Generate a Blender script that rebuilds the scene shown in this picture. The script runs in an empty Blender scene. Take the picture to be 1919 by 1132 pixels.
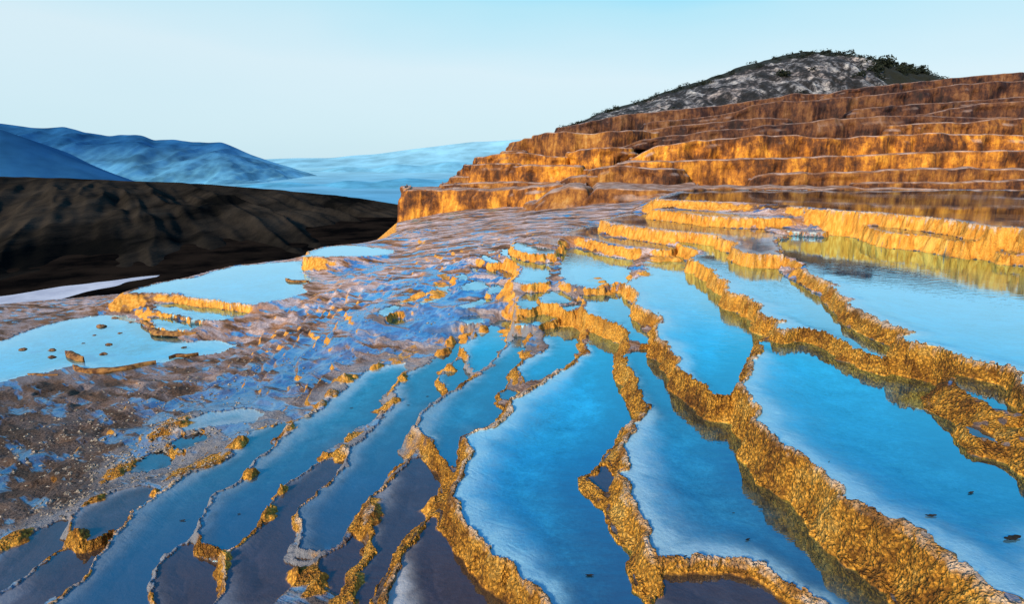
import bpy, math, random
import numpy as np
from mathutils import Vector
random.seed(7); np.random.seed(7)
Q = .90                     # grid density of the travertine slope
# ------------------------------------------------------------------ camera model
F = 1066.0; EYE = 3.0; TH = math.atan((566-305)/F)
FW = np.array([0, math.cos(TH), -math.sin(TH)]); UP = np.array([0, math.sin(TH), math.cos(TH)])
def ray(px, py):
    px = np.asarray(px, float); py = np.asarray(py, float)
    xc = (px-959.5)/F; yc = -(py-566)/F
    return np.stack([xc, FW[1]+yc*UP[1], FW[2]+yc*UP[2]], -1)
def on_level(px, py, D):     # point of a sight line at depth D below the eye
    r = ray(px, py); k = -D/r[..., 2]
    return r[..., :2]*k[..., None]
def at_depth(px, py, Y):     # point of a sight line at forward distance Y
    r = ray(px, py); k = np.asarray(Y, float)/r[..., 1]
    p = r*k[..., None]; p[..., 2] += EYE
    return p
# ------------------------------------------------------------------ noise
def _hash(ix, iy, iz):
    h = (ix.astype(np.int64)*374761393 + iy.astype(np.int64)*668265263 + iz.astype(np.int64)*2147483647) & 0xffffffff
    h = ((h ^ (h >> 13))*1274126177) & 0xffffffff
    h = h ^ (h >> 16)
    return (h & 0xffff).astype(np.float32)/32767.5-1.0
def vnoise(x, y, z=None):
    x = np.asarray(x, np.float32); y = np.asarray(y, np.float32)
    z = np.zeros_like(x) if z is None else np.asarray(z, np.float32)
    ix = np.floor(x); iy = np.floor(y); iz = np.floor(z)
    fx = x-ix; fy = y-iy; fz = z-iz
    fx = fx*fx*(3-2*fx); fy = fy*fy*(3-2*fy); fz = fz*fz*(3-2*fz)
    r = 0
    for a in (0, 1):
        for b in (0, 1):
            for c in (0, 1):
                w = (fx if a else 1-fx)*(fy if b else 1-fy)*(fz if c else 1-fz)
                r = r+w*_hash(ix+a, iy+b, iz+c)
    return r
def fbm(x, y, z=None, o=4, g=.5):
    s = 0; a = 1; t = 0
    z = np.zeros_like(x) if z is None else z
    for k in range(o):
        s = s+a*vnoise(x*2**k+17.3*k, y*2**k-9.1*k, z*2**k+3.7*k); t += a; a *= g
    return s/t
def sstep(a, b, x):
    t = np.clip((x-a)/(b-a), 0, 1); return t*t*(3-2*t)
# ------------------------------------------------------------------ nodes helper
class NT:
    def __init__(s, mat):
        s.t = mat.node_tree; s.n = s.t.nodes; s.l = s.t.links
    def add(s, typ, **kw):
        n = s.n.new(typ)
        for k, v in kw.items():
            if k.startswith('i_'): n.inputs[k[2:].replace('_', ' ')].default_value = v
            else: setattr(n, k, v)
        return n
    def link(s, a, b): s.l.new(a, b)
    def math(s, op, a, b=None, c=None, clamp=False):
        n = s.n.new('ShaderNodeMath'); n.operation = op; n.use_clamp = clamp
        for i, v in enumerate((a, b, c)):
            if v is None: continue
            if isinstance(v, (int, float)): n.inputs[i].default_value = v
            else: s.l.new(v, n.inputs[i])
        return n.outputs[0]
    def mix(s, f, a, b, mode='MIX'):
        n = s.n.new('ShaderNodeMix'); n.data_type = 'RGBA'; n.blend_type = mode
        for i, v in ((0, f), (6, a), (7, b)):
            if isinstance(v, (int, float)): n.inputs[i].default_value = v
            elif isinstance(v, tuple): n.inputs[i].default_value = (*v, 1)
            else: s.l.new(v, n.inputs[i])
        return n.outputs[2]
    def ramp(s, f, stops, mode='LINEAR'):
        n = s.n.new('ShaderNodeValToRGB'); n.color_ramp.interpolation = mode
        e = n.color_ramp.elements
        while len(e) < len(stops): e.new(.5)
        for k, (p, c) in enumerate(stops):
            e[k].position = p; e[k].color = (*c, 1) if isinstance(c, tuple) else (c, c, c, 1)
        s.l.new(f, n.inputs[0]); return n.outputs[0]
    def noise(s, vec, scale, detail=4, rough=.55, dist=0):
        n = s.n.new('ShaderNodeTexNoise'); n.inputs['Scale'].default_value = scale
        n.inputs['Detail'].default_value = detail; n.inputs['Roughness'].default_value = rough
        n.inputs['Distortion'].default_value = dist
        s.l.new(vec, n.inputs['Vector']); return n.outputs['Fac']
    def vor(s, vec, scale, feat='F1'):
        n = s.n.new('ShaderNodeTexVoronoi'); n.feature = feat; n.inputs['Scale'].default_value = scale
        s.l.new(vec, n.inputs['Vector']); return n.outputs['Distance']
    def attr(s, name):
        n = s.n.new('ShaderNodeAttribute'); n.attribute_name = name; return n.outputs['Fac']
    def pos(s):
        return s.n.new('ShaderNodeNewGeometry').outputs['Position']
    def mapping(s, vec, scale=(1, 1, 1), rot=(0, 0, 0)):
        n = s.n.new('ShaderNodeMapping'); n.inputs['Scale'].default_value = scale; n.inputs['Rotation'].default_value = rot
        s.l.new(vec, n.inputs['Vector']); return n.outputs[0]
    def bump(s, h, strength, dist, normal=None):
        n = s.n.new('ShaderNodeBump'); n.inputs['Strength'].default_value = strength; n.inputs['Distance'].default_value = dist
        s.l.new(h, n.inputs['Height'])
        if normal is not None: s.l.new(normal, n.inputs['Normal'])
        return n.outputs[0]
def newmat(name):
    m = bpy.data.materials.new(name); m.use_nodes = True; t = NT(m)
    b = m.node_tree.nodes['Principled BSDF']
    return m, t, b
def setin(t, b, **kw):
    for k, v in kw.items():
        i = b.inputs[k.replace('_', ' ')]
        if isinstance(v, (int, float)): i.default_value = v
        elif isinstance(v, tuple): i.default_value = (*v, 1)
        else: t.link(v, i)
# ------------------------------------------------------------------ objects helper
SC = bpy.context.scene; COL = SC.collection
def tag(o, label=None, cat=None, group=None, kind=None):
    if label: o['label'] = label
    if cat: o['category'] = cat
    if group: o['group'] = group
    if kind: o['kind'] = kind
    return o
def empty(name, loc, label, cat, group=None):
    o = bpy.data.objects.new(name, None); COL.objects.link(o); o.location = loc
    o.empty_display_size = .2
    return tag(o, label, cat, group)
def mesh_obj(name, V, Fq, mat, attrs=None, parent=None, smooth=True, origin=None, normals=None):
    """V (n,3), Fq (m,4) or (m,3) integer faces -> one mesh object"""
    V = np.asarray(V, np.float64); Fq = np.asarray(Fq, np.int32)
    if origin is None: origin = np.zeros(3)
    if parent is not None: origin = np.array(parent.location)
    me = bpy.data.meshes.new(name); k = Fq.shape[1]
    me.vertices.add(len(V)); me.vertices.foreach_set('co', (V-origin).astype(np.float32).ravel())
    me.loops.add(Fq.size); me.loops.foreach_set('vertex_index', Fq.ravel())
    me.polygons.add(len(Fq)); me.polygons.foreach_set('loop_start', np.arange(0, Fq.size, k, dtype=np.int32))
    me.update(calc_edges=True)
    me.polygons.foreach_set('use_smooth', np.full(len(Fq), smooth))
    if attrs:
        for n, a in attrs.items():
            at = me.attributes.new(n, 'FLOAT', 'POINT'); at.data.foreach_set('value', np.asarray(a, np.float32))
    me.materials.append(mat)
    if normals is not None: me.normals_split_custom_set_from_vertices(normals.tolist())
    o = bpy.data.objects.new(name, me); COL.objects.link(o)
    if parent is not None: o.parent = parent
    else: o.location = origin
    return o
def compact(V, Fq, extra):
    u, inv = np.unique(Fq, return_inverse=True)
    return V[u], inv.reshape(Fq.shape).astype(np.int32), {k: a[u] for k, a in extra.items()}, u
# ------------------------------------------------------------------ materials
def mat_travertine():
    m, t, b = newmat('travertine'); p = t.pos()
    wall = t.attr('wall'); rimd = t.attr('rimd'); tone = t.attr('tone'); apr = t.attr('apr'); soft = t.attr('soft')
    sep = t.add('ShaderNodeSeparateXYZ'); t.link(p, sep.inputs[0]); px, py, pz = sep.outputs
    n1 = t.noise(p, 1.3, 4); n2 = t.noise(p, 7, 5, .6); n3 = t.noise(p, 38, 4, .65); nbig = t.noise(p, .35, 3)
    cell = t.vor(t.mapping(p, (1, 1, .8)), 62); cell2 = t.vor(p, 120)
    # golden deposit
    g = t.ramp(t.math('ADD', t.math('ADD', t.math('MULTIPLY', n2, .45), t.math('MULTIPLY', t.noise(p, 2.6, 3), .45)), t.math('SUBTRACT', t.math('MULTIPLY', n3, .40), .13)),
               [(.30, (.13, .045, .012)), (.45, (.36, .15, .025)), (.55, (.90, .42, .055)), (.72, (1.0, .62, .17))])
    pit = t.ramp(cell, [(.0, 1.05), (.34, .9), (.58, .10)])  # crevice shade painted into the colour, darker away from grain centres
    pm = t.math('MULTIPLY', .0, 1)
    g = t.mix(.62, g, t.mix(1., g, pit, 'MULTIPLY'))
    # bare crust: lilac, pink, brown, with wet patches painted sky blue
    st = t.mapping(p, (1, 1, 1), (0, 0, .6))
    ns = t.noise(t.mapping(st, (.5, 2.2, 1)), 1.6, 5, .62, .4)
    cr = t.ramp(ns, [(.36, (.10, .045, .022)), (.44, (.30, .15, .08)), (.51, (.50, .33, .30)), (.58, (.66, .55, .62)), (.72, (.40, .22, .13))])
    sp = t.ramp(n3, [(.36, .45), (.55, 1.0), (.68, 1.25)])
    cr = t.mix(.8, cr, t.mix(1., cr, sp, 'MULTIPLY'))
    orange = t.ramp(n1, [(.56, 0.), (.66, 1.)])
    cr = t.mix(t.math('MULTIPLY', orange, .55), cr, (.45, .18, .05))
    # nearer ground at the lower left is dark wet gravel
    near = t.math('ADD', t.math('MULTIPLY', py, 1.0), t.math('MULTIPLY', px, .55))
    dk = t.add('ShaderNodeMapRange', i_From_Min=9.0, i_From_Max=3.0, i_To_Min=0., i_To_Max=1.); t.link(near, dk.inputs['Value'])
    grav = t.mix(t.ramp(n3, [(.38, 0.), (.62, 1.)]), (.016, .011, .010), (.095, .066, .055))
    cr = t.mix(t.math('MULTIPLY', dk.outputs[0], .9), cr, grav)
    # pool bed
    tn = t.add('ShaderNodeMapRange', i_From_Min=2.2, i_From_Max=4.8, i_To_Min=.35, i_To_Max=1.); t.link(py, tn.inputs['Value'])
    ts = t.add('ShaderNodeMapRange', i_From_Min=3.0, i_From_Max=6.6, i_To_Min=.95, i_To_Max=0.); t.link(py, ts.inputs['Value'])
    tone = t.math('MULTIPLY', t.math('MULTIPLY', tone, tn.outputs[0]), t.math('SUBTRACT', 1., t.math('MULTIPLY', soft, ts.outputs[0])))
    bd = t.mix(tone, (.080, .070, .095), (.07, .70, .97))
    bd = t.mix(.9, bd, t.mix(1., bd, t.ramp(t.math('ADD', t.math('MULTIPLY', n1, .3), t.math('ADD', t.math('MULTIPLY', n2, .35), t.math('ADD', t.math('MULTIPLY', n3, .25), t.math('MULTIPLY', t.noise(p, 110, 2), .15)))), [(.42, .25), (.47, .75), (.52, 1.), (.62, 1.6)]), 'MULTIPLY'))
    wob = t.math('ADD', rimd, t.math('ADD', t.math('MULTIPLY', t.math('SUBTRACT', n2, .5), .20), t.math('MULTIPLY', t.math('SUBTRACT', n3, .5), .10)))
    aw = t.add('ShaderNodeMapRange', i_From_Min=4.5, i_From_Max=9., i_To_Min=1., i_To_Max=.45); t.link(py, aw.inputs['Value'])
    ap = t.math('MULTIPLY', t.ramp(t.math('MULTIPLY', wob, aw.outputs[0]), [(.02, 1.), (.09, .95), (.16, .5), (.27, .14), (.50, 0.)]), apr)
    bd = t.mix(t.math('MULTIPLY', ap, t.math('ADD', .70, t.math('MULTIPLY', tone, .3))), bd, t.mix(t.math('MULTIPLY', soft, t.math('ADD', .15, ts.outputs[0])), (.92, .96, 1.0), (.26, .31, .40)))
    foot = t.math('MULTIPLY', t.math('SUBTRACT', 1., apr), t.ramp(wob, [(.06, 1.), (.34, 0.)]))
    bd = t.mix(t.math('MULTIPLY', foot, .9), bd, (.075, .045, .03))  # brown reflection of the wall painted into the bed along its foot
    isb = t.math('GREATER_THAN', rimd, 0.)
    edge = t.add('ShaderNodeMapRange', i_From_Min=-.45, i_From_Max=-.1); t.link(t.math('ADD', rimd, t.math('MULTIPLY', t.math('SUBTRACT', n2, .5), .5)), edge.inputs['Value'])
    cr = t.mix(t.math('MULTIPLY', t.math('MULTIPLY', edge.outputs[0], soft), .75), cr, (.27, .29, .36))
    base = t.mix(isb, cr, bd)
    wl = t.math('ADD', wall, t.math('MULTIPLY', t.math('SUBTRACT', n2, .5), .9))
    wl = t.ramp(wl, [(.22, 0.), (.5, 1.)])
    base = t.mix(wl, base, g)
    # pale scum along the lip
    lipm = t.add('ShaderNodeMapRange', i_From_Min=-.10, i_From_Max=-.02, i_To_Min=0., i_To_Max=1.); t.link(rimd, lipm.inputs['Value'])
    nz = t.add('ShaderNodeNewGeometry'); s2 = t.add('ShaderNodeSeparateXYZ'); t.link(nz.outputs['Normal'], s2.inputs[0])
    up = t.ramp(s2.outputs[2], [(.55, 0.), (.88, 1.)])
    lm = t.math('MULTIPLY', t.math('MULTIPLY', t.ramp(t.attr('lip'), [(.15, 0.), (.6, 1.)]), t.ramp(s2.outputs[2], [(.3, 0.), (.7, 1.)])), t.ramp(n2, [(.38, .25), (.55, 1.)]))
    base = t.mix(t.math('MULTIPLY', lm, .55), base, t.mix(t.ramp(n2, [(.4, 0.), (.6, 1.)]), (.66, .42, .26), (.90, .80, .78)))
    # wet film on the crust, the sky's blue sheen painted into its colour
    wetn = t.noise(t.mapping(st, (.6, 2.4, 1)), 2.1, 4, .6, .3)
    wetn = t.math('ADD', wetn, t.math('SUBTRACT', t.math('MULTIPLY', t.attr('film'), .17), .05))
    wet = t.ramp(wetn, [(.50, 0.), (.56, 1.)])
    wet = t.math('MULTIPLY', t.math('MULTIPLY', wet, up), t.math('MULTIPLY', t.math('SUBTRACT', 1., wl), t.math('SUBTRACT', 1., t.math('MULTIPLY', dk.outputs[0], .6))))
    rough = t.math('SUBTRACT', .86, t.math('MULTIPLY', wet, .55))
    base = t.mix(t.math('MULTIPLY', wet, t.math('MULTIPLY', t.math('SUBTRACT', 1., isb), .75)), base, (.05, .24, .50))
    hgt = t.math('ADD', t.math('MULTIPLY', t.math('SUBTRACT', 1., cell), 1.), t.math('MULTIPLY', cell2, -.5))
    fine = t.math('ADD', t.math('MULTIPLY', n3, 1.), t.math('MULTIPLY', n2, .8))
    hh = t.math('ADD', t.math('MULTIPLY', hgt, wl), t.math('MULTIPLY', fine, t.math('SUBTRACT', 1., t.math('MULTIPLY', wet, .8))))
    bs = t.add('ShaderNodeMapRange', i_From_Min=3.5, i_From_Max=9., i_To_Min=1., i_To_Max=.35); t.link(py, bs.inputs['Value'])
    nb = t.n.new('ShaderNodeBump'); nb.inputs['Distance'].default_value = .030; t.link(hh, nb.inputs['Height'])
    t.link(t.math('MULTIPLY', bs.outputs[0], t.math('SUBTRACT', 1., t.math('MULTIPLY', isb, .72))), nb.inputs['Strength']); nrm = nb.outputs[0]
    ff = t.add('ShaderNodeMapRange', i_From_Min=5., i_From_Max=8.5); t.link(py, ff.inputs['Value'])
    flu = t.noise(t.mapping(p, (1, 1, .12)), 16, 3, .6)
    base = t.mix(t.math('MULTIPLY', t.math('MULTIPLY', ff.outputs[0], wl), t.math('SUBTRACT', .8, lm)), base, t.ramp(flu, [(.32, (.50, .20, .03)), (.48, (.78, .33, .045)), (.62, (.95, .50, .11))]))
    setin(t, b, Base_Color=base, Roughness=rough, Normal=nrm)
    b.inputs['Specular IOR Level'].default_value = .25
    out = m.node_tree.nodes['Material Output']; gl = t.add('ShaderNodeBsdfGlossy'); gl.inputs['Color'].default_value = (.30, .66, 1, 1)
    gl.inputs['Roughness'].default_value = .12; mx = t.add('ShaderNodeMixShader'); t.link(t.bump(fine, .25, .01), gl.inputs['Normal'])
    fz = t.math('MULTIPLY', t.math('MULTIPLY', wet, t.math('SUBTRACT', 1., isb)), .62)
    t.link(fz, mx.inputs[0]); t.link(b.outputs[0], mx.inputs[1]); t.link(gl.outputs[0], mx.inputs[2]); t.link(mx.outputs[0], out.inputs['Surface'])
    return m
def mat_water():
    m, t, b = newmat('pool_water'); p = t.pos(); tone = t.attr('tone')
    out = m.node_tree.nodes['Material Output']; m.node_tree.nodes.remove(b)
    tr = t.add('ShaderNodeBsdfTransparent'); gl = t.add('ShaderNodeBsdfGlossy')
    t.link(t.mix(tone, (.90, .90, .93), (.66, .88, .98)), tr.inputs['Color'])
    t.link(t.mix(tone, (.62, .70, .86), (.52, .83, 1.)), gl.inputs['Color']); gl.inputs['Roughness'].default_value = .02
    rip = t.noise(t.mapping(p, (1, 2.6, 1), (0, 0, -.35)), 7, 3, .5)
    msk = t.ramp(t.noise(p, .5, 2), [(.45, .15), (.6, 1.)])
    nb = t.bump(t.math('MULTIPLY', rip, msk), .22, .006)
    t.link(nb, gl.inputs['Normal'])
    gm = t.add('ShaderNodeNewGeometry'); dt = t.add('ShaderNodeVectorMath', operation='DOT_PRODUCT')
    t.link(gm.outputs['True Normal'], dt.inputs[0]); t.link(gm.outputs['Incoming'], dt.inputs[1])
    frs = t.math('ADD', .02, t.math('MULTIPLY', .98, t.math('POWER', t.math('SUBTRACT', 1., t.math('ABSOLUTE', dt.outputs['Value'])), 5.)))
    f = t.math('ADD', t.math('MULTIPLY', frs, 1.3), t.math('ADD', .01, t.math('MULTIPLY', tone, .36)), clamp=True)
    sh = t.ramp(t.math('ADD', t.attr('rimd'), t.math('MULTIPLY', t.math('SUBTRACT', t.noise(p, 9, 4), .5), .2)), [(.02, 1.), (.20, 0.)])
    f = t.math('ADD', f, t.math('MULTIPLY', t.math('MULTIPLY', t.math('SUBTRACT', 1., t.attr('apr')), t.ramp(t.attr('rimd'), [(.0, 1.), (.4, 0.)])), .12))
    f = t.math('MULTIPLY', f, t.math('SUBTRACT', 1., t.math('MULTIPLY', t.math('MULTIPLY', sh, t.attr('apr')), .65)))
    mx = t.add('ShaderNodeMixShader'); t.link(f, mx.inputs[0]); t.link(tr.outputs[0], mx.inputs[1]); t.link(gl.outputs[0], mx.inputs[2])
    t.link(mx.outputs[0], out.inputs['Surface'])
    return m
def mat_cliff(name='cliff_travertine', bright=1., dark=0.):
    m, t, b = newmat(name); p = t.pos()
    sep = t.add('ShaderNodeSeparateXYZ'); t.link(p, sep.inputs[0])
    geo = t.add('ShaderNodeNewGeometry'); s2 = t.add('ShaderNodeSeparateXYZ'); t.link(geo.outputs['Normal'], s2.inputs[0])
    streak = t.noise(t.mapping(p, (1, 1, .14)), 5.5, 5, .62)
    broad = t.noise(t.mapping(p, (1, 1, 1.1)), .8, 5, .7)
    fine = t.noise(t.mapping(p, (1, 1, .45)), 26, 3, .6)
    f = t.math('ADD', t.math('ADD', t.math('MULTIPLY', streak, .34), t.math('MULTIPLY', broad, .60)), t.math('MULTIPLY', fine, .10))
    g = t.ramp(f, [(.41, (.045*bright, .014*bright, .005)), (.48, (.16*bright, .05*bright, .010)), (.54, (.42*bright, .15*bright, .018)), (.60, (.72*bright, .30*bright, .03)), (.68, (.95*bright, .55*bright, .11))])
    top = t.ramp(s2.outputs[2], [(.55, 0.), (.9, 1.)])
    tc = t.mix(t.ramp(t.noise(p, 2.2, 4), [(.42, 0.), (.6, 1.)]), (.30, .15, .09), (.62, .46, .42))
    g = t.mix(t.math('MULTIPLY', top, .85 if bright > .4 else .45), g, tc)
    nrm = t.bump(t.math('ADD', t.math('MULTIPLY', streak, .7), t.math('ADD', t.math('MULTIPLY', fine, .35), t.math('MULTIPLY', broad, 2.2))), .8, .10)
    setin(t, b, Base_Color=g, Roughness=.7, Normal=nrm); b.inputs['Specular IOR Level'].default_value = .35
    return m
def mat_simple(name, c1, c2, scale, rough=.85, bumpd=.02, p1=.4, p2=.6, map_=(1, 1, 1), rot=(0, 0, 0), spec=.3):
    m, t, b = newmat(name); p = t.mapping(t.pos(), map_, rot)
    n = t.noise(p, scale, 6, .62)
    b.inputs['Specular IOR Level'].default_value = spec
    setin(t, b, Base_Color=t.mix(t.ramp(n, [(p1, 0.), (p2, 1.)]), c1, c2), Roughness=rough, Normal=t.bump(n, .6, bumpd))
    return m
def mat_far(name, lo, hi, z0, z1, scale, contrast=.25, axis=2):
    """distant ground with haze painted into its colour: thicker low down, by world height"""
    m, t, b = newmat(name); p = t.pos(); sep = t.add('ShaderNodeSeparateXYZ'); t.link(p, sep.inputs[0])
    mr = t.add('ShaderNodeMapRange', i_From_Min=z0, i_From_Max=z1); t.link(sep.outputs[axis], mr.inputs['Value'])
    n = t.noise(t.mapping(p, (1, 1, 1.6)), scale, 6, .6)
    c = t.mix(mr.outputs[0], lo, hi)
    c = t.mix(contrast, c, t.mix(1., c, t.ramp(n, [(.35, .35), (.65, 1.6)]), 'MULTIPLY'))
    em = t.mix(1., c, (.42, .42, .42), 'MULTIPLY')  # faint glow standing in for light scattered by the haze
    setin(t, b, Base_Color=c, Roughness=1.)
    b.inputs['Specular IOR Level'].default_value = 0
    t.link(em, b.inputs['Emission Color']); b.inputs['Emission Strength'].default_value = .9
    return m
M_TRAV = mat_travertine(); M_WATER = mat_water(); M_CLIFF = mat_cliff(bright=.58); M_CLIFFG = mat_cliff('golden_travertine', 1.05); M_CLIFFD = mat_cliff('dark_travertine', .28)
M_ROCK = mat_simple('brown_rock', (.05, .025, .015), (.30, .15, .07), 14, bumpd=.02)
# ------------------------------------------------------------------ survey of the pools
TL = dict(a=(1000, 340), b=(1439, 340), c=(1439, 580), d=(1439, 849), e=(1000, 580), f=(1000, 849), g=(600, 580),
          h=(600, 849), i=(700, 400), j=(200, 849), k=(200, 640), l=(0, 849))
def P(spec):                 # 'a 10,20 30,40 b 5,6' -> picture points of the survey sheets
    out = []; t = None
    for w in spec.split():
        if w.isalpha(): t = w; continue
        x, y = map(float, w.split(','))
        if t is None or t == 'z': out.append((x, y)); continue
        s = 5.33 if t == 'i' else 3.998
        out.append((TL[t][0]+x/s, TL[t][1]+y/s))
    return np.array(out)
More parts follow.
